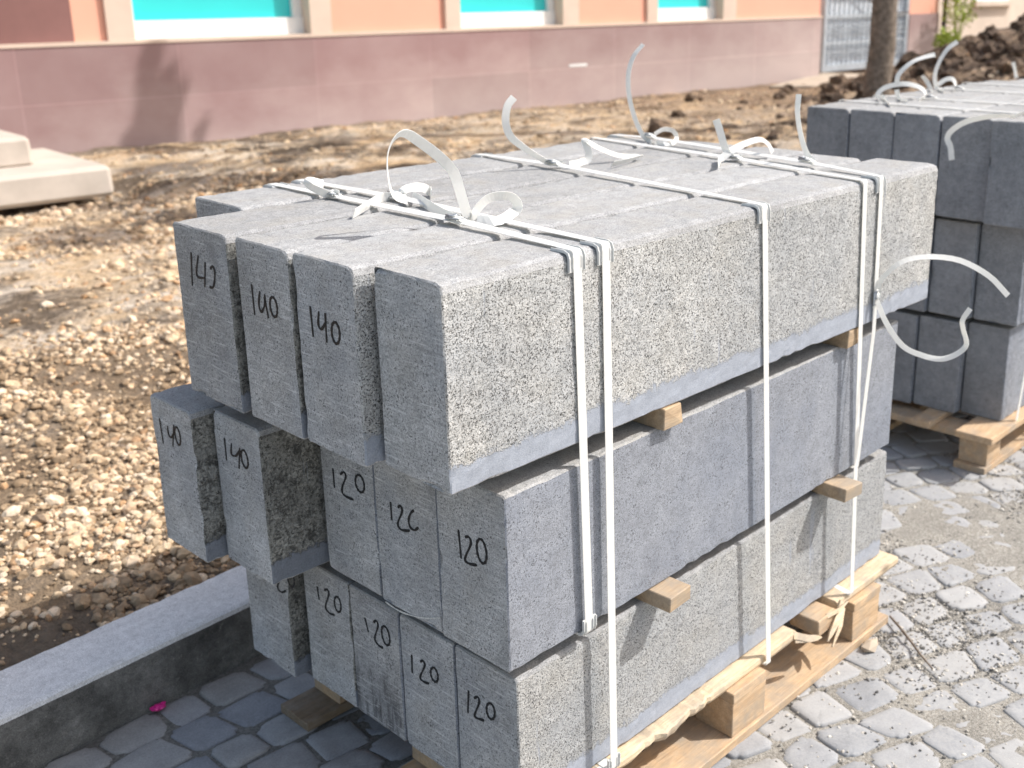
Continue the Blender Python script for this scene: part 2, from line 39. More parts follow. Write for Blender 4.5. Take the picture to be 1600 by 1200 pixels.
# ------------------------------------------------------------------ node helpers
def new_mat(name):
    mt = bpy.data.materials.new(name); mt.use_nodes = True
    N = mt.node_tree; b = N.nodes['Principled BSDF']
    return mt, N, b
class G:
    def __init__(s, N): s.N = N; s._c = {}
    def n(s, t, **k):
        x = s.N.nodes.new(t)
        for a, v in k.items(): setattr(x, a, v)
        return x
    def L(s, a, b): s.N.links.new(a, b)
    def val(s, x, i, v):
        if v is None: return
        if hasattr(v, 'links'): s.L(v, x.inputs[i])
        else: x.inputs[i].default_value = v
    def coord(s, kind='Object', scale=(1, 1, 1), rot=(0, 0, 0), rnd=True):
        key = (kind, tuple(scale), tuple(rot), rnd)
        if key in s._c: return s._c[key]
        tc = s.n('ShaderNodeTexCoord'); o = tc.outputs[kind]
        if rnd:
            oi = s.n('ShaderNodeObjectInfo'); mm = s.n('ShaderNodeVectorMath', operation='MULTIPLY_ADD')
            cb = s.n('ShaderNodeCombineXYZ')
            for i in range(3): s.L(oi.outputs['Random'], cb.inputs[i])
            s.L(cb.outputs[0], mm.inputs[0]); mm.inputs[1].default_value = (7.3, 11.1, 5.7); s.L(o, mm.inputs[2]); o = mm.outputs[0]
        mp = s.n('ShaderNodeMapping'); mp.inputs['Scale'].default_value = scale; mp.inputs['Rotation'].default_value = rot
        s.L(o, mp.inputs[0]); s._c[key] = mp.outputs[0]; return mp.outputs[0]
    def world(s):
        if 'w' in s._c: return s._c['w']
        g = s.n('ShaderNodeNewGeometry'); s._c['w'] = g.outputs['Position']; return g.outputs['Position']
    def noise(s, vec, scale, detail=4, rough=.6, dist=0):
        x = s.n('ShaderNodeTexNoise'); s.L(vec, x.inputs['Vector']); x.inputs['Scale'].default_value = scale
        x.inputs['Detail'].default_value = detail; x.inputs['Roughness'].default_value = rough; x.inputs['Distortion'].default_value = dist
        return x.outputs[0]
    def voro(s, vec, scale, feature='F1'):
        x = s.n('ShaderNodeTexVoronoi', feature=feature); s.L(vec, x.inputs['Vector']); x.inputs['Scale'].default_value = scale
        return x
    def ramp(s, v, stops, interp='LINEAR'):
        x = s.n('ShaderNodeValToRGB'); s.L(v, x.inputs[0]); cr = x.color_ramp; cr.interpolation = interp
        while len(cr.elements) < len(stops): cr.elements.new(.5)
        for e, (p, c) in zip(cr.elements, stops):
            e.position = p
            if not hasattr(c, '__len__'): c = (c, c, c)
            e.color = (*c, 1)
        return x.outputs[0]
    def mix(s, f, a, b, mode='MIX'):
        x = s.n('ShaderNodeMix', data_type='RGBA', blend_type=mode); s.val(x, 0, f)
        for i, v in ((6, a), (7, b)):
            if hasattr(v, 'links'): s.L(v, x.inputs[i])
            else: x.inputs[i].default_value = (*v, 1) if hasattr(v, '__len__') else (v, v, v, 1)
        return x.outputs[2]
    def math(s, op, a, b=None, clamp=False):
        x = s.n('ShaderNodeMath', operation=op, use_clamp=clamp); s.val(x, 0, a); s.val(x, 1, b); return x.outputs[0]
    def bump(s, h, strength, dist, normal=None):
        x = s.n('ShaderNodeBump'); x.inputs['Strength'].default_value = strength; x.inputs['Distance'].default_value = dist
        s.L(h, x.inputs['Height'])
        if normal is not None: s.L(normal, x.inputs['Normal'])
        return x.outputs[0]
def sep(g, v, i):
    x = g.n('ShaderNodeSeparateXYZ'); g.L(v, x.inputs[0]); return x.outputs[i]

# ------------------------------------------------------------------ materials
def stone(name, base, tint=(1, 1, 1), fleck=.5, rough_bump=.5, streak=0, band=None, blotch=.12, fine=1.0, warm=0.0, coarse=0.0, stain=False, flk=1.0):
    """granite: mottled grains, dark flecks, optional saw scratches, optional smooth honed strip along the lower edge"""
    mt, N, b = new_mat(name); g = G(N); v = g.coord()
    c = tuple(base * t for t in tint)
    grain = g.noise(v, 520 * fine, 2, .7); mott = g.noise(v, 60, 5, .75); big = g.noise(v, 6, 4, .6); mid = g.noise(v, 19, 4, .65)
    col = g.mix(g.ramp(grain, [(.34, 0), (.66, 1)]), tuple(x * .70 for x in c), tuple(min(.88, x * 1.28) for x in c))
    col = g.mix(1.0, col, g.ramp(mott, [(.3, .76), (.5, 1), (.72, 1.17)]), 'MULTIPLY')
    col = g.mix(1.0, col, g.ramp(big, [(.3, 1 - blotch), (.7, 1 + blotch)]), 'MULTIPLY')
    col = g.mix(1.0, col, g.ramp(mid, [(.32, 1 - blotch * .7), (.66, 1 + blotch * .5)]), 'MULTIPLY')
    oi = g.n('ShaderNodeObjectInfo'); col = g.mix(1.0, col, g.ramp(oi.outputs['Random'], [(0, .90), (1, 1.08)]), 'MULTIPLY')
    if stain:
        zz = sep(g, g.n('ShaderNodeTexCoord').outputs['Object'], 2); vv = g.coord(scale=(1, 5, .8), rnd=False)
        sm = g.math('MULTIPLY', g.ramp(g.math('ADD', zz, g.math('MULTIPLY', g.noise(vv, 9, 4, .7), .18)), [(.15, 1), (.23, 0)]), g.ramp(g.noise(vv, 7, 4, .7), [(.46, .15), (.56, 1)]))
        col = g.mix(g.math('MULTIPLY', sm, .8), col, (.03, .025, .022))
    if warm: col = g.mix(g.math('MULTIPLY', g.ramp(g.noise(v, 13, 3, .6), [(.45, 0), (.7, 1)]), warm), col, (c[0] * 1.08, c[1] * .96, c[2] * .76))
    if fleck > .6:
        lp = g.noise(v, 15, 7, .85, .6); col = g.mix(g.ramp(lp, [(.325, .75), (.375, 0)]), col, (c[0] * .30, c[1] * .33, c[2] * .29))
        cl = g.noise(v, 3.2, 4, .6, .4); col = g.mix(g.ramp(cl, [(.40, .35), (.55, 0)]), col, (c[0] * .70, c[1] * .76, c[2] * .86))
    fn = g.noise(v, 330 * fine * flk, 3, .75, .5)
    clus = g.ramp(g.noise(v, 30, 6, .85), [(.36, .2), (.50, .7), (.60, 1.2)])
    fl = g.math('MULTIPLY', g.math('MULTIPLY', g.ramp(fn, [(.405, 1), (.455, 0)]), clus), fleck, True)
    col = g.mix(fl, col, tuple(x * .16 for x in c))
    h = g.math('ADD', g.math('MULTIPLY', grain, .5), g.math('MULTIPLY', g.ramp(fn, [(.40, 0), (.50, 1)]), .7))
    if coarse:
        cn = g.noise(v, 42, 6, .8, .4); cf = g.ramp(cn, [(.40, 1), (.50, 0)])
        col = g.mix(g.math('MULTIPLY', cf, coarse), col, tuple(x * .25 for x in c)); h = g.math('ADD', h, g.math('MULTIPLY', cn, 2.2 * coarse))
        lt = g.ramp(g.noise(v, 75, 4, .8), [(.60, 0), (.68, .6)]); col = g.mix(lt, col, tuple(min(.7, x * 1.9) for x in c))
    if streak:
        for rz, sc_, th in ((38, 34, .60), (24, 60, .62), (-52, 40, .66)):
            vs = g.coord(scale=(1, .10, 1.6), rot=(R(rz), 0, 0)); st = g.noise(vs, sc_ * 4, 3, .6)
            col = g.mix(g.ramp(st, [(th, 0), (th + .05, streak * .42)]), col, tuple(min(.8, x * 1.7) for x in c))
            col = g.mix(g.ramp(st, [(.32, streak * .5), (.38, 0)]), col, tuple(x * .6 for x in c))
        pit = g.voro(v, 48); col = g.mix(g.ramp(pit.outputs['Distance'], [(.05, .8), (.10, 0)]), col, tuple(x * .3 for x in c))
        st2 = g.ramp(g.noise(g.coord(scale=(1, 1, .6)), 4.2, 5, .7), [(.56, 0), (.72, .42)]); col = g.mix(st2, col, tuple(x * .52 for x in c))
    if band:
        z = sep(g, g.n('ShaderNodeTexCoord').outputs['Object'], 2)
        nb = g.math('MULTIPLY', g.math('SUBTRACT', g.noise(v, 7, 5, .7), .5), .06)
        nb2 = g.math('MULTIPLY', g.math('SUBTRACT', g.noise(v, 90, 4, .8), .5), .045)
        m_ = g.ramp(g.math('SUBTRACT', g.math('ADD', g.math('ADD', z, nb), nb2), band), [(.0, 1), (.006, 0)])
        dr = g.coord(scale=(9, 1, .9)); dm = g.ramp(g.noise(dr, 4.0, 3, .6), [(.66, 0), (.70, .6)])
        m_ = g.math('MAXIMUM', m_, dm)
        hon = g.mix(g.ramp(grain, [(.35, 0), (.65, 1)]), (.28, .308, .36), (.37, .40, .455))
        hon = g.mix(1.0, hon, g.ramp(mott, [(.3, .88), (.7, 1.1)]), 'MULTIPLY')
        if coarse: hon = g.mix(1.0, hon, .62, 'MULTIPLY')
        col = g.mix(m_, col, hon); h = g.mix(m_, h, g.math('MULTIPLY', grain, .35))
    N.links.new(col, b.inputs['Base Color']); b.inputs['Roughness'].default_value = .85; b.inputs['Specular IOR Level'].default_value = .25
    N.links.new(g.bump(h, rough_bump, .0018), b.inputs['Normal'])
    return mt
M = {}
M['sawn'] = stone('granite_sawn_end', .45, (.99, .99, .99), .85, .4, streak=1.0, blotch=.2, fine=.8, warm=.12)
M['top'] = stone('granite_top', .355, (.985, .995, .995), .35, .3, streak=.12, blotch=.05, warm=.25)
M['edge'] = stone('granite_chamfer', .355, (.98, .99, 1.0), .5, .3)
M['rough'] = stone('granite_flamed', .50, (.99, .995, .975), 1.4, .8, band=.040, blotch=.1, warm=.12, flk=1.1)
M['honed'] = stone('granite_honed', .29, (.92, .98, 1.10), .75, .25, blotch=.08, fine=.95)
M['sideraw'] = stone('granite_raw_side', .30, (1, .985, .90), .9, 1.0, band=.04, blotch=.3, fine=.6, coarse=.85)
M['stained'] = stone('granite_damp_end', .41, (1.0, .99, .98), .85, .4, streak=1.0, blotch=.25, fine=.8, stain=True)
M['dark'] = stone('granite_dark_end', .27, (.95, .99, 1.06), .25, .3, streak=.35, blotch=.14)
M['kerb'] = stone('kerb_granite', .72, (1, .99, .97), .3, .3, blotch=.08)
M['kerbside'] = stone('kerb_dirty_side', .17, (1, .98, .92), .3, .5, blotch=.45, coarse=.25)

def simple(name, c, rough=.6, spec=.4, var=.1, scale=30, bump=0, metal=0, coat=0):
    mt, N, b = new_mat(name); g = G(N); v = g.coord(); n = g.noise(v, scale, 4, .6)
    N.links.new(g.mix(1.0, c, g.ramp(n, [(.3, 1 - var), (.7, 1 + var)]), 'MULTIPLY'), b.inputs['Base Color'])
    b.inputs['Roughness'].default_value = rough; b.inputs['Specular IOR Level'].default_value = spec; b.inputs['Metallic'].default_value = metal
    if bump: N.links.new(g.bump(n, bump, .01), b.inputs['Normal'])
    return mt
M['strap'] = simple('white_plastic_strap', (.90, .90, .88), .38, .5, .04, 60)
_N = M['strap'].node_tree; _s = _N.nodes['Principled BSDF']; _t = _N.nodes.new('ShaderNodeBsdfTranslucent'); _t.inputs[0].default_value = (.9, .9, .87, 1)
_x = _N.nodes.new('ShaderNodeMixShader'); _x.inputs[0].default_value = .35; _N.links.new(_s.outputs[0], _x.inputs[1]); _N.links.new(_t.outputs[0], _x.inputs[2])
_N.links.new(_x.outputs[0], _N.nodes['Material Output'].inputs[0])
M['ink'] = simple('marker_ink', (.018, .018, .02), .6, .3, .5, 300)
M['chalk'] = simple('pale_scratch', (.55, .55, .53), .9, .1, .3, 200)
M['wire'] = simple('galvanised_wire', (.52, .55, .57), .35, .5, .2, 200, metal=.85)
M['clip'] = simple('grey_plastic_corner', (.62, .63, .62), .4, .5, .08, 80)
M['white'] = simple('white_frame_paint', (.80, .81, .80), .4, .4, .03)
M['cream'] = simple('cream_render', (.66, .53, .44), .9, .1, .06, 3)
M['orange'] = simple('orange_render', (.80, .42, .31), .9, .1, .03, 2)
M['maroon'] = simple('maroon_render', (.235, .125, .115), .85, .15, .12, 2)
M['teal'] = simple('teal_blind', (.03, .60, .60), .35, .5, .03, 2)
M['stepc'] = simple('step_concrete', (.52, .46, .40), .9, .1, .14, 3, .3)
M['slab'] = simple('slab_concrete', (.42, .36, .29), .9, .1, .15, 3, .3)
M['gate_bar'] = simple('gate_grey_paint', (.40, .44, .48), .5, .4, .2, 8)
M['pale_panel'] = simple('pale_backing', (.68, .73, .78), .5, .4, .08, 4)
M['rust'] = simple('rusty_chain', (.10, .085, .08), .7, .3, .3, 30)
M['pale_wall'] = simple('pale_far_wall', (.66, .56, .47), .9, .1, .12, 1.5)
M['bark'] = simple('bark', (.20, .165, .135), .95, .1, .5, 22, .9)
M['petal'] = simple('pink_foil', (.70, .02, .25), .3, .6, .4, 200)
def leafmat(name, c):
    mt, N, b = new_mat(name); g = G(N); n = g.noise(g.coord(rnd=False), 6, 2, .5)
    N.links.new(g.mix(n, tuple(x * .6 for x in c), tuple(x * 1.5 for x in c)), b.inputs['Base Color']); b.inputs['Roughness'].default_value = .6
    b.inputs['Subsurface Weight'].default_value = 0
    return mt
M['leaf'] = leafmat('leaf_green', (.075, .12, .03)); M['weed'] = leafmat('weed_green', (.30, .38, .04))

def wood(name, a, b_, rough=.75):
    mt, N, b = new_mat(name); g = G(N)
    v = g.coord(scale=(1, 7, 7)); w_ = g.noise(v, 9, 5, .65, .9); f = g.noise(g.coord(scale=(1, 22, 22)), 16, 3, .7)
    col = g.mix(g.ramp(w_, [(.3, 0), (.7, 1)]), a, b_)
    col = g.mix(1.0, col, g.ramp(f, [(.3, .78), (.6, 1.1)]), 'MULTIPLY')
    kn = g.voro(g.coord(scale=(1, 2.2, 2.2)), 4.5); col = g.mix(g.ramp(kn.outputs['Distance'], [(.05, .8), (.12, 0)]), col, tuple(x * .3 for x in a))
    ds = g.ramp(g.noise(g.coord(), 11, 5, .7), [(.42, 0), (.66, .8)]); col = g.mix(ds, col, (.30, .265, .22))
    N.links.new(col, b.inputs['Base Color']); b.inputs['Roughness'].default_value = rough
    N.links.new(g.bump(g.math('ADD', w_, f), .35, .002), b.inputs['Normal']); return mt
M['wood'] = wood('pallet_pine', (.44, .29, .165), (.60, .44, .28))
M['woodpale'] = wood('split_pine', (.56, .42, .26), (.68, .56, .40))
M['wooddark'] = wood('dark_wood', (.17, .12, .07), (.26, .19, .12))  # darker brown pine for the left skid
M['woodstick'] = wood('spacer_wood', (.34, .24, .15), (.52, .39, .25))

def plinth_mat():
    mt, N, b = new_mat('pink_stone_plinth'); g = G(N); v = g.coord(rnd=False)
    x = sep(g, v, 0); z = sep(g, v, 2)
    base = g.mix(g.ramp(g.noise(v, 1.6, 4, .6), [(.3, 0), (.7, 1)]), (.28, .172, .17), (.335, .228, .222))
    # pale dust, thicker low down; the paling towards the right is painted-in overexposure
    d = g.math('ADD', g.math('MULTIPLY', g.math('ADD', x, 7.5), .055), g.math('MULTIPLY', g.math('SUBTRACT', .75, z), .55))
    d = g.math('ADD', d, g.math('MULTIPLY', g.math('SUBTRACT', g.noise(g.coord(rnd=False, scale=(1, 1, 2)), .9, 5, .65), .5), .9))
    d = g.ramp(d, [(.12, 0), (.85, .78)])
    col = g.mix(d, base, (.56, .47, .44))
    bt = g.n('ShaderNodeTexBrick'); mp = g.n('ShaderNodeMapping'); mp.inputs['Rotation'].default_value = (R(90), 0, 0)
    cb = g.n('ShaderNodeCombineXYZ'); g.L(x, cb.inputs[0]); g.L(z, cb.inputs[1]); g.L(cb.outputs[0], bt.inputs[0])
    bt.offset = .0; bt.inputs['Scale'].default_value = 1; bt.inputs['Brick Width'].default_value = 1.42; bt.inputs['Row Height'].default_value = .585
    bt.inputs['Mortar Size'].default_value = .006; bt.inputs['Mortar Smooth'].default_value = .3
    bt.inputs['Color1'].default_value = (.93, .93, .93, 1); bt.inputs['Color2'].default_value = (1.07, 1.05, 1.05, 1); bt.inputs['Mortar'].default_value = (1.18, 1.18, 1.18, 1)
    col = g.mix(1.0, col, bt.outputs[0], 'MULTIPLY')
    N.links.new(col, b.inputs['Base Color']); b.inputs['Roughness'].default_value = .7; return mt
M['plinth'] = plinth_mat()

def dirt_mat():
    mt, N, b = new_mat('site_dirt'); g = G(N); v = g.world()
    x = sep(g, v, 0); y = sep(g, v, 1)
    mp = g.n('ShaderNodeMapping'); mp.inputs['Scale'].default_value = (.85, 1.2, 1); mp.inputs['Rotation'].default_value = (0, 0, R(6)); g.L(v, mp.inputs[0]); vs = mp.outputs[0]
    a = g.noise(vs, .9, 5, .65, .5); c = g.noise(vs, 3.2, 5, .7); f = g.noise(v, 26, 5, .75)
    col = g.mix(g.ramp(a, [(.32, 0), (.5, .6), (.66, 1)]), (.43, .35, .255), (.62, .44, .26))
    col = g.mix(g.ramp(c, [(.42, 0), (.62, .75)]), col, (.62, .57, .50))
    dk = g.ramp(g.noise(vs, 1.7, 6, .78, .3), [(.48, 0), (.58, .9)])
    col = g.mix(dk, col, (.115, .088, .065))
    # churned darker earth towards the tree and the spoil heap
    br = g.ramp(g.math('ADD', g.math('MULTIPLY', x, .09), g.math('MULTIPLY', g.math('SUBTRACT', c, .5), 1.2)), [(.62, 0), (1.0, .8)])
    col = g.mix(br, col, (.23, .155, .10))
    wl = g.ramp(g.math('ADD', g.math('ADD', y, g.math('MULTIPLY', x, .063)), g.math('MULTIPLY', g.math('SUBTRACT', c, .5), 2.4)), [(0, 0), (1, 0)])
    wb = g.math('GREATER_THAN', g.math('ADD', g.math('ADD', y, g.math('MULTIPLY', x, .063)), g.math('MULTIPLY', g.math('SUBTRACT', c, .5), 3.0)), 8.75)
    col = g.mix(g.math('MULTIPLY', wb, .7), col, (.17, .13, .095))
    # shadow strip beside the kerb, painted darker into the soil colour
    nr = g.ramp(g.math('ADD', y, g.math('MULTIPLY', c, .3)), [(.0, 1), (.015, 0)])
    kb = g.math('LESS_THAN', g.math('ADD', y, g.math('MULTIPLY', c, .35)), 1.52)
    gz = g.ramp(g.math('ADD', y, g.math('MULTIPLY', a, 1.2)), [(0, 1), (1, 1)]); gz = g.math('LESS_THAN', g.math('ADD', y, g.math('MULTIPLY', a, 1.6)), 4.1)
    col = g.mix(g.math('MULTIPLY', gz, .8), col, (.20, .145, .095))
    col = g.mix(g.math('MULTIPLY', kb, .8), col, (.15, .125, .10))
    col = g.mix(1.0, col, g.ramp(f, [(.3, .62), (.5, 1), (.7, 1.25)]), 'MULTIPLY')
    N.links.new(col, b.inputs['Base Color']); b.inputs['Roughness'].default_value = .95; b.inputs['Specular IOR Level'].default_value = .1
    h = g.math('ADD', g.math('MULTIPLY', f, .45), c); N.links.new(g.bump(h, 1.0, .07), b.inputs['Normal']); return mt
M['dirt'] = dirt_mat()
def clod_mat():
    mt, N, b = new_mat('clod_soil'); g = G(N); v = g.world()
    col = g.ramp(g.noise(v, 3.5, 6, .75), [(.3, (.04, .03, .022)), (.48, (.14, .095, .065)), (.6, (.30, .21, .14)), (.72, (.46, .35, .24))])
    N.links.new(col, b.inputs['Base Color']); b.inputs['Roughness'].default_value = .95
    N.links.new(g.bump(g.noise(v, 12, 6, .75), 1, .08), b.inputs['Normal']); return mt
M['clod'] = clod_mat()
def rnd_mat(name, stops, rough=.85, scale=60, var=.25, bump=.4, dist=.003):
    """colour picked per stone from the 'rnd' attribute, speckled by noise"""
    mt, N, b = new_mat(name); g = G(N); at = g.n('ShaderNodeAttribute', attribute_name='rnd')
    col = g.ramp(at.outputs['Fac'], stops); v = g.world(); n = g.noise(v, scale, 5, .7)
    col = g.mix(1.0, col, g.ramp(n, [(.3, 1 - var), (.7, 1 + var)]), 'MULTIPLY')
    N.links.new(col, b.inputs['Base Color']); b.inputs['Roughness'].default_value = rough; b.inputs['Specular IOR Level'].default_value = .3
    N.links.new(g.bump(n, bump, dist), b.inputs['Normal']); return mt, N, b, g, col
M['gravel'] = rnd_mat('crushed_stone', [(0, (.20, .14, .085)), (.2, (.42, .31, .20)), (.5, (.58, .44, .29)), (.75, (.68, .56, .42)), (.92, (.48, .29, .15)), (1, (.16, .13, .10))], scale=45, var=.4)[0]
M['grit'] = rnd_mat('loose_grit', [(0, (.10, .10, .10)), (.35, (.26, .25, .23)), (.8, (.50, .47, .42)), (1, (.62, .60, .55))], scale=200)[0]
def cobble_mat():
    mt, N, b, g, col = rnd_mat('basalt_sett', [(0, (.215, .228, .25)), (.3, (.29, .30, .318)), (.6, (.35, .352, .355)), (.85, (.31, .305, .295)), (1, (.24, .255, .285))], scale=14, var=.16, bump=.25, dist=.006)
    v = g.world(); fine = g.noise(v, 240, 4, .8); col = g.mix(1.0, col, g.ramp(fine, [(.35, .84), (.65, 1.14)]), 'MULTIPLY')
    # dry sand dust lying in patches on the stones on the open side of the pallet
    x = sep(g, v, 0); y = sep(g, v, 1)
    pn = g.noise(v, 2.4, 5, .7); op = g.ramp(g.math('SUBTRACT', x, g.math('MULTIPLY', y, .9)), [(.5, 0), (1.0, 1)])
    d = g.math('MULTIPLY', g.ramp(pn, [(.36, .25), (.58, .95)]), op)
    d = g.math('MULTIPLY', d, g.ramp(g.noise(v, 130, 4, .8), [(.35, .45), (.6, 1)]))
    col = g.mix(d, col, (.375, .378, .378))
    shade_side = g.math('SUBTRACT', 1.0, op); col = g.mix(g.math('MULTIPLY', shade_side, .8), col, g.mix(1.0, col, (.95, .94, .93), 'MULTIPLY'))  # setts on the stack's shaded side darkened, shade put into their colour
    N.links.new(col, b.inputs['Base Color']); N.links.new(g.bump(g.math('ADD', fine, g.math('MULTIPLY', pn, 2)), .3, .002), b.inputs['Normal'])
    return mt
M['cobble'] = cobble_mat()
def joint_mat():
    mt, N, b = new_mat('joint_sand'); g = G(N); v = g.world(); f = g.noise(v, 150, 5, .8); c = g.noise(v, 5, 5, .7)
    col = g.mix(g.ramp(f, [(.35, 0), (.62, 1)]), (.20, .188, .16), (.46, .44, .40)); col = g.mix(1.0, col, g.ramp(c, [(.3, .7), (.7, 1.15)]), 'MULTIPLY')
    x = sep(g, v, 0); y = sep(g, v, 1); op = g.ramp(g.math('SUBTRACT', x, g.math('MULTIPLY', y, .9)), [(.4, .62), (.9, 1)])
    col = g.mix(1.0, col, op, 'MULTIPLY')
    N.links.new(col, b.inputs['Base Color']); b.inputs['Roughness'].default_value = .95; N.links.new(g.bump(f, .9, .006), b.inputs['Normal']); return mt
M['joint'] = joint_mat()

# ------------------------------------------------------------------ mesh helpers
def mesh_obj(name, verts, faces, mats, parent=None, fmat=None, smooth=False, loc=(0, 0, 0), rotz=0, rnd=None):
    me = bpy.data.meshes.new(name); me.from_pydata([tuple(v) for v in verts], [], [tuple(int(i) for i in f) for f in faces])
    for k in (mats if isinstance(mats, (list, tuple)) else [mats]): me.materials.append(M[k])
    if fmat is not None: me.polygons.foreach_set('material_index', list(fmat))
    if smooth: me.polygons.foreach_set('use_smooth', [True] * len(me.polygons))
    if rnd is not None:
        a = me.attributes.new('rnd', 'FLOAT', 'POINT'); a.data.foreach_set('value', list(rnd))
    me.update(); o = bpy.data.objects.new(name, me); COL.objects.link(o)
    o.location = loc; o.rotation_euler = (0, 0, rotz)
    if parent: o.parent = parent
    return o
def empty(name, loc=(0, 0, 0), rotz=0):
    o = bpy.data.objects.new(name, None); COL.objects.link(o); o.location = loc; o.rotation_euler = (0, 0, rotz); o.empty_display_size = .1; return o
def tag(o, label, cat, group=None):
    o['label'] = label; o['category'] = cat
    if group: o['group'] = group
    return o
def kind(o, k): o['kind'] = k; return o
class MB:
    def __init__(s): s.v = []; s.f = []; s.m = []
    def add(s, v, f, m=0):
        k = len(s.v); s.v += [tuple(a) for a in v]; s.f += [tuple(i + k for i in q) for q in f]; s.m += [m] * len(f)
    def box(s, a, b, m=0, bev=0, jit=0):
        x0, y0, z0 = a; x1, y1, z1 = b
        if bev <= 0:
            v = [(x0, y0, z0), (x1, y0, z0), (x1, y1, z0), (x0, y1, z0), (x0, y0, z1), (x1, y0, z1), (x1, y1, z1), (x0, y1, z1)]
            if jit: v = [tuple(c + random.uniform(-jit, jit) for c in p) for p in v]
            s.add(v, [(0, 3, 2, 1), (4, 5, 6, 7), (0, 1, 5, 4), (1, 2, 6, 5), (2, 3, 7, 6), (3, 0, 4, 7)], m); return
        # bevelled box: three vertices per corner
        v = []; idx = {}
        for i, X in enumerate((x0, x1)):
            for j, Y in enumerate((y0, y1)):
                for k, Z in enumerate((z0, z1)):
                    sx, sy, sz = (1, -1)[i], (1, -1)[j], (1, -1)[k]
                    J = [random.uniform(-jit, jit) for _ in range(3)]
                    for a_, p in enumerate(((X, Y + sy * bev, Z + sz * bev), (X + sx * bev, Y, Z + sz * bev), (X + sx * bev, Y + sy * bev, Z))):
                        idx[i, j, k, a_] = len(v); v.append((p[0] + J[0], p[1] + J[1], p[2] + J[2]))
        f = []
        for i in (0, 1): q = [idx[i, 0, 0, 0], idx[i, 1, 0, 0], idx[i, 1, 1, 0], idx[i, 0, 1, 0]]; f.append(tuple(q if i else q[::-1]))
        for j in (0, 1): q = [idx[0, j, 0, 1], idx[0, j, 1, 1], idx[1, j, 1, 1], idx[1, j, 0, 1]]; f.append(tuple(q if j else q[::-1]))
        for k in (0, 1): q = [idx[0, 0, k, 2], idx[1, 0, k, 2], idx[1, 1, k, 2], idx[0, 1, k, 2]]; f.append(tuple(q if k else q[::-1]))
        for j in (0, 1):
            for k in (0, 1): f.append((idx[0, j, k, 1], idx[1, j, k, 1], idx[1, j, k, 2], idx[0, j, k, 2]))
        for i in (0, 1):
            for k in (0, 1): f.append((idx[i, 0, k, 0], idx[i, 1, k, 0], idx[i, 1, k, 2], idx[i, 0, k, 2]))
        for i in (0, 1):
            for j in (0, 1): f.append((idx[i, j, 0, 0], idx[i, j, 1, 0], idx[i, j, 1, 1], idx[i, j, 0, 1]))
        for i in (0, 1):
            for j in (0, 1):
                for k in (0, 1): f.append((idx[i, j, k, 0], idx[i, j, k, 1], idx[i, j, k, 2]))
        s.add(v, f, m)
    def tube(s, pts, r, n=6, m=0, cap=True):
        P = [Vector(p) for p in pts]; rr = r if hasattr(r, '__len__') else [r] * len(P); base = len(s.v); vs = []; fs = []
        a = None
        for i, p in enumerate(P):
            t = (P[min(i + 1, len(P) - 1)] - P[max(i - 1, 0)])
            t = t.normalized() if t.length > 1e-9 else Vector((0, 0, 1))
            if a is None: a = t.cross(Vector((0, 0, 1))) if abs(t.z) < .9 else t.cross(Vector((1, 0, 0)))
            else: a = a - t * a.dot(t)
            a.normalize(); b = t.cross(a)
            for k in range(n):
                th = 2 * math.pi * k / n; vs.append(p + (a * math.cos(th) + b * math.sin(th)) * rr[i])
        for i in range(len(P) - 1):
            for k in range(n): fs.append((i * n + k, i * n + (k + 1) % n, (i + 1) * n + (k + 1) % n, (i + 1) * n + k))
        if cap: fs.append(tuple(range(n))); fs.append(tuple((len(P) - 1) * n + k for k in range(n)))
        s.add(vs, fs, m)
    def ribbon(s, pts, wd, w=.016, th=.0009, m=0):
        """flat band with real thickness; wd = width direction (one or per point)"""
        P = [Vector(p) for p in pts]; vs = []; fs = []; n = len(P)
        W = [Vector(x) for x in wd] if hasattr(wd[0], '__len__') else [Vector(wd)] * n
        ww = w if hasattr(w, '__len__') else [w] * n
        for i, p in enumerate(P):
            t = (P[min(i + 1, n - 1)] - P[max(i - 1, 0)]).normalized(); a = W[i] - t * W[i].dot(t)
            if a.length < 1e-4: a = t.orthogonal()
            a.normalize(); nn = t.cross(a).normalized()
            for sx, sy in ((-1, -1), (1, -1), (1, 1), (-1, 1)): vs.append(p + a * (sx * ww[i] / 2) + nn * (sy * th / 2))
        for i in range(n - 1):
            for k in range(4): fs.append((i * 4 + k, i * 4 + (k + 1) % 4, (i + 1) * 4 + (k + 1) % 4, (i + 1) * 4 + k))
        fs.append((0, 1, 2, 3)); fs.append(tuple((n - 1) * 4 + k for k in range(4)))
        s.add(vs, fs, m)
    def build(s, name, mats, parent=None, **k):
        return mesh_obj(name, s.v, s.f, mats, parent, s.m, **k)
def fbm(x, y, z=0, o=4):
    return mnoise.fractal(Vector((x, y, z)), 1.0, 2.0, o)

# ------------------------------------------------------------------ GROUND
b_ = MB(); S = 400
b_.add([(-S, -S, -.034), (S, -S, -.034), (S, S, -.034), (-S, S, -.034)], [(0, 1, 2, 3)])
kind(b_.build('ground', 'joint'), 'structure')

# kerb line direction
KA = R(3.2); kx, ky = math.cos(KA), math.sin(KA)
def kerb_y(x): return 0.955 + (x + .06) * math.tan(KA)

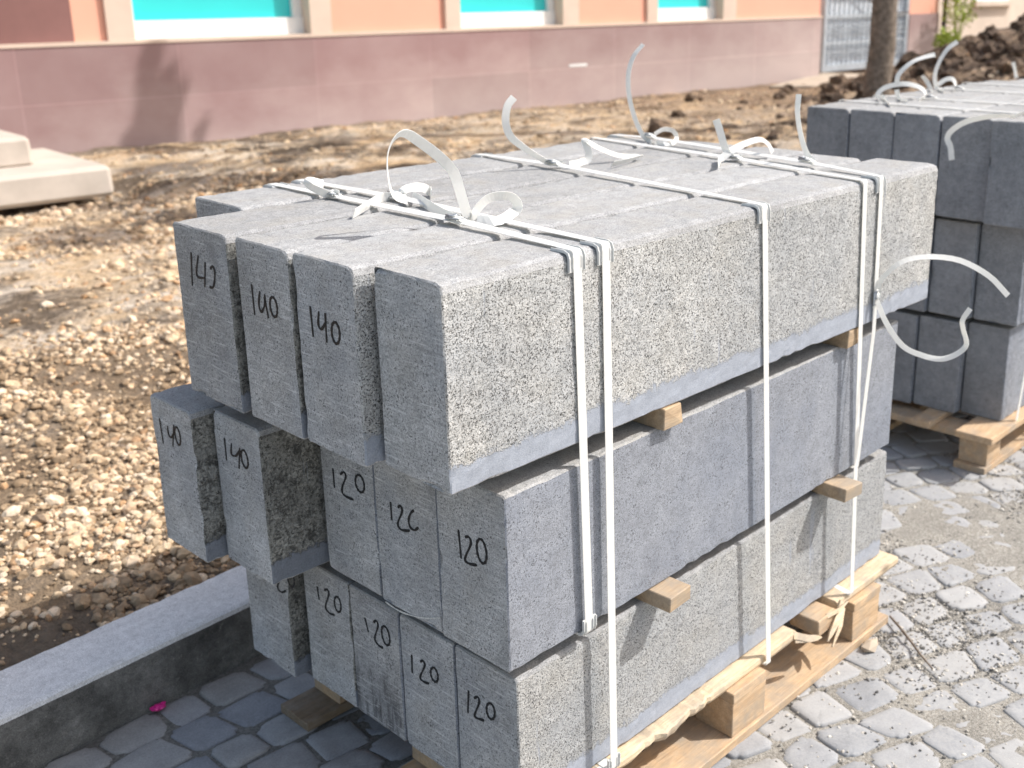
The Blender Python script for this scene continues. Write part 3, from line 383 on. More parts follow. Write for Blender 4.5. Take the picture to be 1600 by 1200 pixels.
# cobbles: rows of jittered rounded setts running across the view
def cobbles():
    # segmental arcs: rows are circles round a far centre, bonded by half a stone
    CX, CY, PU, PV = 0.0, -3.15, .112, .102; V = []; F = []; RN = []
    def P(a, j, jj):
        q = random.Random(a * 7919 + j * 104729 + jj * 13)
        r = j * PV + .022 * math.sin(a * .31 + j * .05) + q.uniform(-.010, .010)
        u = (a + (.5 if jj % 2 else 0)) * PU + q.uniform(-.019, .019) + .03 * math.sin(jj * 1.7)
        ph = u / (jj * PV); return (CX + r * math.sin(ph), CY + r * math.cos(ph))
    for j in range(3, 105):
        na = int(1.75 * j * PV / PU)
        for i in range(-int(.55 * na) - 12, na + 1):
            c4 = [P(i, j, j), P(i + 1, j, j), P(i + 1, j + 1, j), P(i, j + 1, j)]
            mx = sum(p[0] for p in c4) / 4; my = sum(p[1] for p in c4) / 4
            if not (-1.6 < mx < 8 and -3.2 < my < kerb_y(mx) - .03): continue
            dx, dy = mx - CP.x, my - CP.y; dep = dx * .718 + dy * .696; lat = dx * .696 - dy * .718
            if dep < .2 or abs(lat) > dep * .75 + .6: continue
            rj = random.Random(i * 31 + j * 977); n = 28; ring = []
            sh = 1 - rj.uniform(.02, .09); rot = rj.uniform(-.09, .09); e = rj.uniform(.16, .42); ph = rj.uniform(0, 100)
            for k in range(n):
                th = 2 * math.pi * k / n + math.pi / 4; c, s_ = math.cos(th), math.sin(th)
                sx = math.copysign(abs(c) ** e, c); sy = math.copysign(abs(s_) ** e, s_)
                if abs(c) > .35 and abs(s_) > .35:
                    kk = 1 - .10 * (1 - abs(abs(c) - abs(s_)) / .6); sx *= kk; sy *= kk
                a = (sx + 1) / 2; b = (sy + 1) / 2
                px = (c4[0][0] * (1 - a) + c4[1][0] * a) * (1 - b) + (c4[3][0] * (1 - a) + c4[2][0] * a) * b
                py = (c4[0][1] * (1 - a) + c4[1][1] * a) * (1 - b) + (c4[3][1] * (1 - a) + c4[2][1] * a) * b
                wob = 1 + .06 * mnoise.noise(Vector((math.cos(th) * 1.8 + ph, math.sin(th) * 1.8, ph))) + .02 * mnoise.noise(Vector((math.cos(th) * 6 + ph, math.sin(th) * 6, ph)))
                ring.append(((px - mx) * sh * wob, (py - my) * sh * wob))
            z0 = rj.uniform(-.0035, .002); tx, ty = rj.uniform(-.03, .03), rj.uniform(-.03, .03); r0 = rj.random(); base = len(V)
            prof = [(1.03, -.035), (1.0, -.006), (.975, -.002), (.92, .0), (.7, .0006), (.4, .0009)]
            cr_, sr_ = math.cos(rot), math.sin(rot)
            for q, (s1, z1) in enumerate(prof):
                for (x, y) in ring:
                    x2 = (x * cr_ - y * sr_) * s1; y2 = (x * sr_ + y * cr_) * s1; Xw = mx + x2; Yw = my + y2
                    zz = z1 + z0 + tx * x2 + ty * y2 + ((.0034 if q > 1 else 0) * mnoise.noise(Vector((Xw * 30, Yw * 30, 3))) + .0012 * mnoise.noise(Vector((Xw * 90, Yw * 90, 3))) if q > 1 else 0)
                    V.append((Xw, Yw, zz)); RN.append(r0)
            V.append((mx, my, z0 + .0009)); RN.append(r0); L = len(prof)
            for q in range(L - 1):
                for k in range(n): F.append((base + q * n + k, base + (q + 1) * n + k, base + (q + 1) * n + (k + 1) % n, base + q * n + (k + 1) % n))
            for k in range(n): F.append((base + (L - 1) * n + k, base + L * n, base + (L - 1) * n + (k + 1) % n))
    o = mesh_obj('cobble_paving', V, F, 'cobble', smooth=True, rnd=RN); kind(o, 'structure')
cobbles()

# sand filling between the setts: one undulating sheet 7 mm below the heads
def sand_sheet():
    xs = np.arange(-1.8, 8.0, .035); ys = np.arange(-3.4, 1.5, .035); V = []; F = []
    ny = len(ys)
    for x in xs:
        for y in ys:
            cover = max(0, fbm(x * 1.3 + 4, y * 1.3, 2)) * (1 if x - y > .9 else .25)
            pa, pb = (x - 1.93) * .69 - (y + .06) * .72, (x - 1.93) * .69 + (y + .06) * .72
            cover += 1.5 * math.exp(-(pa * pa / .16 + pb * pb / .045)) * (.8 + .6 * fbm(x * 7, y * 7, 1))
            V.append((x, min(y, kerb_y(x) + .05), -.0048 + .003 * fbm(x * 9, y * 9, 0, 3) + .0055 * min(1.45, cover * 1.3)))
    for i in range(len(xs) - 1):
        for j in range(ny - 1): F.append((i * ny + j, (i + 1) * ny + j, (i + 1) * ny + j + 1, i * ny + j + 1))
    kind(mesh_obj('joint_sand', V, F, 'joint', smooth=True), 'structure')
sand_sheet()

def dirt_h(x, y):
    t = y - kerb_y(x)
    h = .055 + .022 * max(0, min(t, 5)) + .022 * fbm(x * .8, y * .9, 0) + .012 * fbm(x * 4, y * 4, 5) + .005 * fbm(x * 16, y * 16, 9)
    # ruts and lumps of the torn-up strip in front of the building
    if y > 3.2: h += min(1, (y - 3.2) / 1.5) * (.035 * abs(fbm(x * 1.7, y * 3.4, 7)) - .012)
    qx, qy = max(0, x - 2.5), y - 6.9
    h -= .13 * math.exp(-(qx * qx * 8 + qy * qy * 2.2))
    # spoil heap on the right
    dx, dy = (x - 13.6) / 4.0, (y - 4.3 - (x - 13.6) * .12) / 1.55
    g = math.exp(-(dx * dx + dy * dy) * .9)
    if g > .02: h += g * (.78 + .35 * fbm(x * 1.1, y * 1.1, 3)) + .14 * g ** .5 * abs(fbm(x * 2.7, y * 2.7, 1, 5))
    return h
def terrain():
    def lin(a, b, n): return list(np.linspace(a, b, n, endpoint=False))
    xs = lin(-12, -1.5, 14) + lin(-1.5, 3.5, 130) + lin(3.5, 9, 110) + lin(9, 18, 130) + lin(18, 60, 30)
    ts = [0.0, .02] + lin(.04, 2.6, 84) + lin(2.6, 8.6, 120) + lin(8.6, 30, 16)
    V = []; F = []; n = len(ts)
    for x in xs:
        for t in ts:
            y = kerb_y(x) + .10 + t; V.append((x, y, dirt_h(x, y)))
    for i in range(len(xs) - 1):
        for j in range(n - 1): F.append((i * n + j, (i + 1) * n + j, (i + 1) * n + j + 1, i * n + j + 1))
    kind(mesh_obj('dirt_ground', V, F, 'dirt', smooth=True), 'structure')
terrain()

# kerb of granite blocks set on edge along the cobbles
def ring_block(L, w, h, prof_fn=None, step=.02, ch=.012, amp=.0012, side_amp=.0012, seed=0, endamp=.0018, chr_=True, segs_fine=.012):
    """kerbstone body: local x = length, y = 0 (right face) .. w, z = 0..h. Returns verts, faces, material index
    (0 ends, 1 top, 2 chamfer, 3 right face, 4 left face, 5 bottom)."""
    prof = []; mats = []
    def seg(a, b, m):
        n = max(1, int(math.dist(a, b) / segs_fine))
        for i in range(n):
            t = i / n; prof.append((a[0] + (b[0] - a[0]) * t, a[1] + (b[1] - a[1]) * t)); mats.append(m)
    e = .003
    if chr_:
        c = ch
        seg((0, e), (0, h - c), 3); seg((0, h - c), (c * .3, h - c * .3), 2); seg((c * .3, h - c * .3), (c, h), 2)
        seg((c, h), (w - e, h), 1)
    else:
        seg((0, e), (0, h - e), 3); seg((0, h - e), (e, h), 2); seg((e, h), (w - e, h), 1)
    seg((w - e, h), (w, h - e), 2); seg((w, h - e), (w, e), 4); seg((w, e), (w - e, 0), 5); seg((w - e, 0), (e, 0), 5); seg((e, 0), (0, e), 5)
    xs = [0, .0025] + list(np.arange(.010, .05, .010)) + list(np.arange(.05, L - .02, step)) + [L - .0025, L]
    V = []; F = []; Mi = []; n = len(prof); cy, cz = w / 2, h / 2
    for xi, x in enumerate(xs):
        end = xi in (0, len(xs) - 1)
        for k, (y, z) in enumerate(prof):
            nz = mnoise.noise(Vector((x * 55 + seed * 9, y * 55, z * 55))) + .6 * mnoise.noise(Vector((x * 150 + seed, y * 150, z * 150)))
            m_ = mats[k]; a = side_amp if m_ == 3 else amp
            ny, nz_ = (-1, 0) if m_ == 3 else ((0, 1) if m_ == 1 else ((1, 0) if m_ == 4 else ((-.7, .7) if m_ == 2 and y < w / 2 else (0, -1))))
            d = a * nz
            # chips along the long edges
            near = min(abs(z) + abs(y), abs(h - z) + abs(y), abs(z) + abs(w - y), abs(h - z) + abs(w - y))
            if near < .02:
                cn = mnoise.noise(Vector((x * 22 + seed * 3, y * 9, z * 9)))
                cn2 = mnoise.noise(Vector((x * 70 + seed * 5, y * 40, z * 40)))
                chip = (max(0, cn - .22) * .009 + max(0, cn2 - .15) * .008) * (1 - near / .02)
                vx = (cy - y); vz = (cz - z); l = math.hypot(vx, vz); yy = y + vx / l * chip; zz = z + vz / l * chip
            else: yy, zz = y, z
            yy += ny * d; zz += nz_ * d; xx = x
            if end:
                s_ = endamp * (1 + 1.2 * max(0, mnoise.noise(Vector((y * 45, z * 45, seed * 5.1 + xi))))) * 1.2
                l = math.hypot(cy - yy, cz - zz); yy += (cy - yy) / l * s_; zz += (cz - zz) / l * s_
                big = max(0, mnoise.noise(Vector((y * 17 + 3, z * 17, seed * 7.7 + xi))) - .34) * .03
                xx = x + (big if xi == 0 else -big)
            V.append((xx, yy, zz))
    for i in range(len(xs) - 1):
        for k in range(n):
            F.append((i * n + k, (i + 1) * n + k, (i + 1) * n + (k + 1) % n, i * n + (k + 1) % n)); Mi.append(mats[k])
    # end caps as grids that stay planar
    for e_, xi in ((0, 0), (1, len(xs) - 1)):
        b0 = xi * n; c = len(V); V.append((xs[xi], cy, cz))
        # inner ring a hair inside so chipped rims shade on their own
        r0 = len(V)
        for k in range(n):
            v = V[b0 + k]; l = math.hypot(cy - v[1], cz - v[2]); t = .006 / l
            V.append((xs[xi], v[1] + (cy - v[1]) * t, v[2] + (cz - v[2]) * t))
        for k in range(n):
            a, b2 = b0 + k, b0 + (k + 1) % n; a2, b3 = r0 + k, r0 + (k + 1) % n
            F.append((a, b2, b3, a2) if e_ == 0 else (a2, b3, b2, a)); Mi.append(0)
            F.append((a2, b3, c) if e_ == 0 else (c, b3, a2)); Mi.append(0)
    return V, F, Mi

def kerb_run():
    x = -2.2; i = 0
    G_ = 'granite kerbstones set along the cobbles'
    for L, lab in ((.995, None), (1.70, 'long pale kerbstone at lower left between the gravel and the dark cobbles'), (1.0, None), (1.0, None), (1.0, None), (1.0, None), (1.0, None), (1.0, None)):
        if i == 1:
            V, F, Mi = ring_block(L - .004, .165, .32, seed=60 + i, ch=.012, amp=.0008, side_amp=.0012)
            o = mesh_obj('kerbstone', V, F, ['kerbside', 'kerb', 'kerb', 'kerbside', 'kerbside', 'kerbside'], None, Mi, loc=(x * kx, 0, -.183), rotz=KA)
            o.location.y = kerb_y(o.location.x)
            tag(o, lab, 'kerbstone')
        x += L; i += 1
kerb_run()

# stones -----------------------------------------------------------
import bmesh
def ico_templates(sub, n, jit):
    out = []
    for i in range(n):
        bm = bmesh.new(); bmesh.ops.create_icosphere(bm, subdivisions=sub, radius=1)
        sx, sy, sz = random.uniform(.75, 1.25), random.uniform(.6, .95), random.uniform(.45, .75)
        for v in bm.verts:
            nn = mnoise.noise(v.co * 1.4 + Vector((i * 5.3, 0, 0)))
            v.co *= 1 + jit * nn + random.uniform(-jit, jit) * .35; v.co.x *= sx; v.co.y *= sy; v.co.z *= sz
        bm.verts.ensure_lookup_table()
        out.append((np.array([v.co[:] for v in bm.verts]), np.array([[v.index for v in f.verts] for f in bm.faces]))); bm.free()
    return out
def scatter(name, pts, mat, temps, tilt=.5, smooth=False, shaded_dirty=None):
    """pts: list of (x,y,z,size); one merged mesh, built with numpy"""
    VV = []; FF = []; RR = []; base = 0
    for (x, y, z, s_) in pts:
        v, f = temps[random.randrange(len(temps))]
        a = random.uniform(0, 6.283); ca, sa = math.cos(a), math.sin(a); t1, t2 = random.uniform(-tilt, tilt), random.uniform(-tilt, tilt)
        Rm = np.array([[ca, -sa, 0], [sa, ca, 0], [0, 0, 1]]) @ np.array([[1, 0, 0], [0, math.cos(t1), -math.sin(t1)], [0, math.sin(t1), math.cos(t1)]]) @ np.array([[math.cos(t2), 0, math.sin(t2)], [0, 1, 0], [-math.sin(t2), 0, math.cos(t2)]])
        VV.append(v @ Rm.T * s_ + (x, y, z)); FF.append(f + base); base += len(v)
        rv = random.random()
        if shaded_dirty and shaded_dirty(x, y): rv = rv * .2
        RR.append(np.full(len(v), rv))
    V = np.concatenate(VV); F = np.concatenate(FF); Rn = np.concatenate(RR)
    me = bpy.data.meshes.new(name); me.vertices.add(len(V)); me.vertices.foreach_set('co', V.ravel())
    me.loops.add(len(F) * 3); me.loops.foreach_set('vertex_index', F.ravel().astype(np.int32)); me.polygons.add(len(F))
    me.polygons.foreach_set('loop_start', np.arange(0, len(F) * 3, 3, dtype=np.int32)); me.update(calc_edges=True)
    me.polygons.foreach_set('use_smooth', np.full(len(F), smooth))
    me.materials.append(M[mat]); at = me.attributes.new('rnd', 'FLOAT', 'POINT'); at.data.foreach_set('value', Rn)
    o = bpy.data.objects.new(name, me); COL.objects.link(o); return kind(o, 'stuff')
T2 = ico_templates(2, 14, .28); T1 = ico_templates(1, 14, .3); T3 = ico_templates(2, 14, .6)
pts = []
while len(pts) < 34000:
    x, y = random.uniform(-.9, 2.6), random.uniform(1.22, 3.9)
    t = y - kerb_y(x)
    if t < .2 + .05 * fbm(x * 3, y * 3) + max(0, .12 - x) * .3: 
        if random.random() > .12: continue
    dens = 1 if y < 2.6 else max(0, 1 - (y - 2.6) / 1.1)
    dens *= 1 if fbm(x * 1.6 + 9, y * 1.6) > -.12 else .22
    if random.random() > dens + .03: continue
    s_ = min(.024, random.lognormvariate(-4.95, .52)); pts.append((x, y, dirt_h(x, y) + s_ * random.uniform(.1, .5), s_))
# stones beside the kerb darkened as painted shade; soil-caked ones in a few tracks
scatter('gravel', pts, 'gravel', T2, shaded_dirty=lambda x, y: (y - kerb_y(x) < .36 + .1 * fbm(x * 4, y * 4) and random.random() < .8) or (fbm(x * 1.3 + 3, y * 2.2, 6) > .22 and random.random() < .6))
pts = []
while len(pts) < 9000:
    x, y = (random.uniform(0, 12), random.uniform(3.4, 8.6)) if random.random() < .5 else (random.gauss(2.3, 1.0), random.gauss(5.2, .9))
    if fbm(x * .9, y * 1.4, 8) < -.05 and random.random() < .8: continue
    s_ = min(.042, random.lognormvariate(-4.35, .55)); pts.append((x, y, dirt_h(x, y) + s_ * .15, s_))
scatter('rubble', pts, 'gravel', T1)
pts = []
while len(pts) < 30000:
    x, y = random.uniform(.3, 3.4), random.uniform(-1.3, .35)
    if x - y < .8: continue
    d = fbm(x * 1.9 + 2, y * 1.9, 4) + .8 * math.exp(-((x - 1.25) ** 2 + (y + .12) ** 2) / .03) + .35 * math.exp(-((x - .75) ** 2 + (y + .22) ** 2) / .03) + .9 * math.exp(-(((x - 1.93) * .69 - (y + .06) * .72) ** 2 / .16 + ((x - 1.93) * .69 + (y + .06) * .72) ** 2 / .045))
    if random.random() > .12 + max(0, d) * 1.3: continue
    s_ = min(.0065, random.lognormvariate(-5.85, .38)); pts.append((x, y, -.0035 + random.random() * .006, s_))
scatter('loose_grit', pts, 'grit', T1)

# ------------------------------------------------------------------ STONE BLOCKS
KNAMES = {}
def add_marks(o, key, mat='ink', nm='marker_number', wm=.0042):
    if key not in MARKS: return
    b = MB()
    for st in MARKS[key]:
        P = st; q = []
        ext = [P[0]] + list(P) + [P[-1]]
        for i in range(1, len(ext) - 2):
            for j in range(5):
                t = j / 5; a, b1, c, d = ext[i - 1], ext[i], ext[i + 1], ext[i + 2]
                q.append(tuple(.5 * (2 * b1[k] + (-a[k] + c[k]) * t + (2 * a[k] - 5 * b1[k] + 4 * c[k] - d[k]) * t * t + (-a[k] + 3 * b1[k] - 3 * c[k] + d[k]) * t ** 3) for k in (0, 1)))
        q.append(tuple(ext[-1])); n = len(q)
        wds = [wm * (1 + .22 * math.sin(i * .9 + len(P))) * (.75 if i in (0, n - 1) else 1) for i in range(n)]
        b.ribbon([(-.0007, y, z) for y, z in q], [(0, q[min(i + 1, n - 1)][1] - q[max(i - 1, 0)][1], -(q[min(i + 1, n - 1)][0] - q[max(i - 1, 0)][0])) for i in range(n)], wds, .0007)
    # the ribbon lies in the plane of the end face
    b.build(nm, mat, o)
def block(key, loc, w, L, h, rotz, mats, label, group, seed, ch=.016, chamfer=True, amp=.0008, side=.0016):
    V, F, Mi = ring_block(L, w, h, seed=seed, ch=ch, amp=amp, side_amp=side, chr_=chamfer)
    o = mesh_obj('stone_block', V, F, mats, None, Mi, loc=loc, rotz=rotz); tag(o, label, 'stone block', group)
    add_marks(o, key)
    if key == 'M4': add_marks(o, 'M4s', 'chalk', 'scratch', .0028)
    return o
GB = 'stone blocks stacked on the near pallet'
sets = {'lit': ['sawn', 'top', 'edge', 'rough', 'sideraw', 'sawn'], 'raw': ['sawn', 'top', 'edge', 'sideraw', 'sideraw', 'sawn'], 'honed': ['sawn', 'top', 'top', 'honed', 'sawn', 'sawn']}
labs = {
'T0': 'set-back grey block at the far left rear corner of the top layer',
'T1': 'leftmost block marked 140 in the top layer of the near stack',
'T2': 'second top-layer block from the left, marked 140, between two other 140 blocks',
'T3': 'top-layer block marked 140 right beside the unmarked corner block',
'T5': 'long unmarked top-layer block with speckled sunlit side, at the near right corner',
'M1': 'outermost left block marked 140 jutting out of the middle layer',
'M2': 'second block marked 140 in the middle layer, its raw dark side showing',
'M3': 'middle-layer block marked 120 directly beside the jutting 140 block',
'M4': 'central 120 block of the middle layer with a curved scratch low on its end',
'M5': 'middle-layer block marked 120 with a smooth bluish sunlit side',
'B1': 'leftmost bottom-layer block, its number mostly hidden under the jutting 140 block',
'B2': 'second bottom-layer block from the left, marked 120, above the wooden pallet end',
'B3': 'bottom-layer block marked 120 with a dark damp stain low on its end',
'B4': 'bottom-layer block marked 120 between the stained block and the corner block',
'B5': 'bottom-layer corner block marked 120 with a rough speckled sunlit side'}
i = 0
for k, (x, y, w_, L, z0, h, r) in BLOCKS.items():
    r = R(r); c, s_ = math.cos(r), math.sin(r)
    ms = (['stained'] + sets['honed'][1:]) if k == 'B3' else sets['lit' if k in ('T5', 'B5', 'T3') else ('honed' if k in ('M5', 'M4', 'M3', 'B4', 'B3') else 'raw')]
    block(k, (x * c - y * s_, x * s_ + y * c, z0), w_ - .0015, L, h, r, ms, labs[k], GB, i + 1, side=.0003 if k[0] == 'M' and k not in ('M1', 'M2') else .0012, ch=.013 if k[0] == 'T' else (.012 if k in ('M1', 'M2', 'B1') else .006), chamfer=(k not in ('M3', 'M4', 'M5', 'B3', 'B4', 'B2')))
    i += 1

# wooden spacers between the layers
def spacer(loc, L, w_, h, rz, label, mat='woodstick', jit=.002):
    b = MB(); b.box((0, 0, 0), (w_, L, h), 0, .0015, jit); o = b.build('wooden_spacer', mat, loc=loc, rotz=rz)
    tag(o, label, 'spacer', 'wooden spacers between the stone layers')
spacer((.441, -.037, .4135), .80, .062, .0285, R(2), 'stubby wooden spacer under the middle layer, just right of the front straps')
spacer((1.022, -.037, .4135), .80, .062, .0285, R(-1), 'wooden spacer under the middle layer, beside the fourth strap at right')
spacer((.453, -.007, .7395), .80, .050, .0375, R(0), 'small wooden spacer end under the top layer, between front straps and middle strap', 'woodstick')
spacer((1.046, -.004, .7395), .80, .048, .0375, R(0), 'small wooden spacer end under the top layer, left of the two rear straps')

# ------------------------------------------------------------------ PALLETS
def ragged_board(x0, x1, y_in, y_out, z0, z1, amp, seed, nx=60, front_frac=None):
    """deck board running along x whose outer edge (y_out) is split and splintered"""
    b = MB(); V = []; F = []
    for i in range(nx + 1):
        x = x0 + (x1 - x0) * i / nx; n1 = mnoise.noise(Vector((x * 14, seed, 0))); n2 = mnoise.noise(Vector((x * 70, seed, 3)))
        a = amp(x) if callable(amp) else amp
        yo = y_out + a * (n1 * .8 + .5 * n2); zt = z1 + a * .25 * n2 - a * .12
        sec = [(y_in, z0), (yo + .004 + a * .4 * abs(n2), z0), (yo - a * .25 * n1, z0 + (z1 - z0) * .4), (yo + .001, zt - .003), (yo + .004 + a * .3 * abs(n1), zt), (y_in, z1)]
        for y, z in sec: V.append((x + .004 * n2 * (a > .003), y, z))
    m_ = 6
    for i in range(nx):
        for k in range(m_): F.append((i * m_ + k, (i + 1) * m_ + k, (i + 1) * m_ + (k + 1) % m_, i * m_ + (k + 1) % m_))
    F.append(tuple(range(m_))[::-1]); F.append(tuple(nx * m_ + k for k in range(m_)))
    b.add(V, F); return b
def pallet_near():
    p = empty('wooden_pallet', (.10, 0, 0)); tag(p, 'splintered pine pallet carrying the near stack of numbered blocks', 'pallet')
    ox = -.10
    def part(nm, a, b_2, mat='wood', bev=.0015, jit=.001):
        q = MB(); q.box((a[0] + ox, a[1], a[2]), (b_2[0] + ox, b_2[1], b_2[2]), 0, bev, jit); return q.build(nm, mat, p)
    part('skid', (.118, -.022, .001), (1.29, .09, .022)); part('skid', (.118, .30, .001), (1.29, .40, .022)); part('skid', (.118, .64, .001), (1.29, .74, .022), 'wooddark')
    for y0, y1 in ((-.016, .075), (.30, .40), (.645, .735)):
        for x0, x1 in ((.20, .32), (.67, .782), (1.128, 1.248)): part('spacer_block', (x0, y0, .0225), (x1, y1, .0995))
    for x0, x1 in ((.215, .32), (.67, .782), (1.128, 1.248)): part('stringer_board', (x0, -.017, .100), (x1, .738, .1215))
    for y0, y1, L in ((.15, .25, 1.33), (.32, .42, 1.31), (.49, .59, 1.32), (.65, .74, 1.30)): part('deck_board', (.165, y0, .122), (L, y1, .1438))
    def amp(x): return .002 if x > .62 else .016
    q = ragged_board(.14 + ox, .915 + ox, .10, -.002, .122, .1442, lambda x: amp(x - ox), 3); q.build('deck_board', 'woodpale', p)
    q = ragged_board(1.075 + ox, 1.352 + ox, .10, -.004, .122, .1442, .0015, 9, 20); q.build('deck_board', 'woodpale', p)
    # splinters torn out of the broken outer board
    q = MB(); rr = random.Random(4)
    def spl(a, b2, w0, w1):
        a, b2 = Vector(a), Vector(b2); mid = (a + b2) / 2 + Vector((rr.uniform(-.004, .004), -.004, rr.uniform(-.004, .004)))
        q.ribbon([a, a.lerp(mid, .5), mid, mid.lerp(b2, .6), b2], (.3, .5, .8), [w0, w0 * .9, (w0 + w1) * .55, w1, .002], .005)
    spl((.905, .0, .138), (.975, -.026, .112), .016, .012); spl((.905, -.004, .128), (.96, -.018, .118), .012, .006)
    spl((1.09, -.008, .140), (.995, -.030, .094), .016, .010); spl((1.085, -.012, .13), (1.01, -.034, .075), .012, .006); spl((1.02, -.01, .136), (1.09, -.02, .146), .010, .005)
    q.v = [(v[0] + ox, v[1], v[2]) for v in q.v]; q.build('splinters', 'woodpale', p)
    q = MB(); q.box((.985 + ox, -.012, .105), (1.055 + ox, .06, .138), 0, .002, .003); q.build('broken_board_stub', 'wood', p)
pallet_near()
def pallet_far(loc, rz, label):
    p = empty('wooden_pallet', loc, rz); tag(p, label, 'pallet')
    def part(nm, a, b_2, mat='wood'):
        q = MB(); q.box(a, b_2, 0, .0015, .001); return q.build(nm, mat, p)
    for y0 in (.03, .42, .83): part('skid', (.01, y0, .001), (1.25, y0 + .10, .022))
    for y0 in (.035, .425, .835):
        for x0 in (.03, .56, 1.13): part('spacer_block', (x0, y0, .0225), (x0 + .10, y0 + .09, .0995))
    for x0 in (.02, .56, 1.13): part('stringer_board', (x0, .02, .100), (x0 + .10, .95, .1215))
    for y0 in (.0, .20, .40, .60, .84): part('deck_board', (-.035 if y0 in (0, .2) else 0, y0, .122), (1.27, y0 + (.115 if y0 != .2 else .06), .1438))
pallet_far((2.235, .14, 0), R(.5), 'clean pine pallet under the dark grey stack at right')
pallet_far((4.2, .2, -.04), R(0), 'pallet under the rearmost stack at the right edge of the photo')

# ------------------------------------------------------------------ STRAPS
def rounded_path(corners, rad=.006):
    out = []
    n = len(corners)
    for i, p in enumerate(corners):
        p = Vector(p); a = Vector(corners[i - 1]); b = Vector(corners[(i + 1) % n])
        da, db = (a - p), (b - p); la, lb = da.length, db.length
        r = min(rad, la * .45, lb * .45)
        out += [p + da / la * r, p + (da / la + db / lb) * r * .29, p + db / lb * r]
    return out
def sagpts(pts, sag=.0):
    return pts
def strap(key, xr_top, xl_top, xr_bot, z_bot, yr_top=-.004, yl=.872, yr_bot=-.006, ztop=1.083, w_=.016, parent_label='', extra=None, grp='white straps round the near stack', side=None):
    root = empty('packing_strap', ((xr_top + xl_top) / 2, .4, z_bot)); tag(root, parent_label, 'strap', grp)
    o = Vector(root.location)
    # closed band: right top -> left top -> left bottom -> right bottom
    cor = [(xr_top, yr_top, ztop)]
    if extra: cor_top = [(xr_top + (xl_top - xr_top) * t, yr_top + (yl - yr_top) * t, ztop + dz) for t, dz in extra]
    else: cor_top = []
    xl_bot = xl_top + (xr_bot - xr_top)
    cor += cor_top + [(xl_top, yl, ztop), (xl_bot, yl + .003, z_bot), (xr_bot, yr_bot, z_bot)] + list(side or [])
    P = rounded_path(cor, .005); P.append(P[0]); P.append(P[1])
    wd = []
    for p in P: wd.append(Vector((1, 0, .2 if p.z > ztop - .003 and yr_top + .02 < p.y < yl - .02 else 0)))
    b = MB(); b.ribbon([p - o for p in P], wd, w_, .0008); b.build('band', 'strap', root)
    return root, o
def tails(root, o, key, w_=.016):
    for i, (nv, P) in enumerate(TAILS.get(key, [])):
        n = Vector(nv); P = [Vector(p) for p in P]; P = [Vector((p.x, p.y, max(p.z, 1.0885))) if key in ('S1', 'S2', 'S3', 'S4') else p for p in P]; up = Vector((0, 0, 1)); W_ = []
        for j in range(len(P)):
            t = (P[min(j + 1, len(P) - 1)] - P[max(j - 1, 0)]).normalized(); ip = t.cross(n).normalized()
            flat = t.cross(up); flat = flat.normalized() if flat.length > .2 else n
            k = math.sin(j * .16 + i) * .25
            an = R(58) + R(22) * math.sin(j * 6.28 / len(P) * .8 + i * 1.9 + len(P)); W_.append((n * math.cos(an) + ip * math.sin(an)).normalized())
        # keep the width direction from flipping and smooth it
        for j in range(1, len(W_)):
            if W_[j].dot(W_[j - 1]) < 0: W_[j] = -W_[j]
        for _ in range(3): W_ = [W_[0]] + [(W_[j - 1] + W_[j] + W_[j + 1]).normalized() for j in range(1, len(W_) - 1)] + [W_[-1]]
        b = MB(); b.ribbon([p - o for p in P], W_, w_, .0009); b.build('loose_end', 'strap', root, smooth=False)
def buckle(root, o, at, d, nrm=(0, 0, 1)):
    """bent wire buckle: two loops of wire with the strap doubled through it"""
    at = Vector(at); d = Vector(d).normalized(); n = Vector(nrm); s_ = d.cross(n).normalized(); b = MB()
    def loop(l, w2, z, off):
        c = [(-l, -w2), (l, -w2), (l, w2), (-l, w2), (-l, -w2), (l, -w2)]
        pts = [at - o + d * (u + off) + s_ * v + n * (z + .0015 * math.sin(i * 2)) for i, (u, v) in enumerate(c)]; b.tube(pts, .0014, 6)
    loop(.014, .0105, .0045, 0); loop(.008, .0085, .008, .007)
    b.tube([at - o + s_ * -.010 + n * .007, at - o + s_ * .010 + n * .007], .0015, 6)
    b.build('buckle', 'wire', root, smooth=True)
    q = MB(); q.ribbon([at - o - d * .022 + n * .001, at - o - d * .008 + n * .006, at - o + d * .006 + n * .0075, at - o + d * .02 + n * .002], s_, .014, .0012); q.build('folded_strap', 'strap', root)
def corner(at, dirs, rib=True, lab='', w_=.040, la=.036, lb=.034, parent=None):
    """plastic edge protector: bent plate with raised rims, strap runs between them. dirs = (leg1, leg2) vectors away from the edge"""
    A, B = Vector(dirs[0]).normalized(), Vector(dirs[1]).normalized(); X = Vector((1, 0, 0)); b = MB()
    at = Vector(at); rnd_ = (-(A + B)).normalized()
    path = [A * la, A * .010, (A + B) * .0028, B * .010, B * lb]
    b.ribbon([p for p in path], X, w_, .0012)
    for s_ in (-1, -.52, .52, 1):
        off = X * (s_ * (w_ / 2 - .0006)); up = 1.0 if abs(s_) == 1 else .8
        b.ribbon([p * (1.0 if abs(s_) == 1 else .86) + off + rnd_ * .0016 * up for p in path], X, .0013, .0046)
    o = b.build('corner_protector', 'clip', loc=at); tag(o, lab, 'protector', 'corner protectors under the straps'); return o
DN = (0, 0, -1); YP = (0, 1, 0); YN = (0, -1, 0)
def top_y(x): return -.0067 * x
r1, o1 = strap('S1', .25, .283, .272, .4395, yr_top=top_y(.25) - .004, yr_bot=-.004, w_=.0175, extra=[(.31, .006)], parent_label='front strap of the near stack with the tallest white loop')
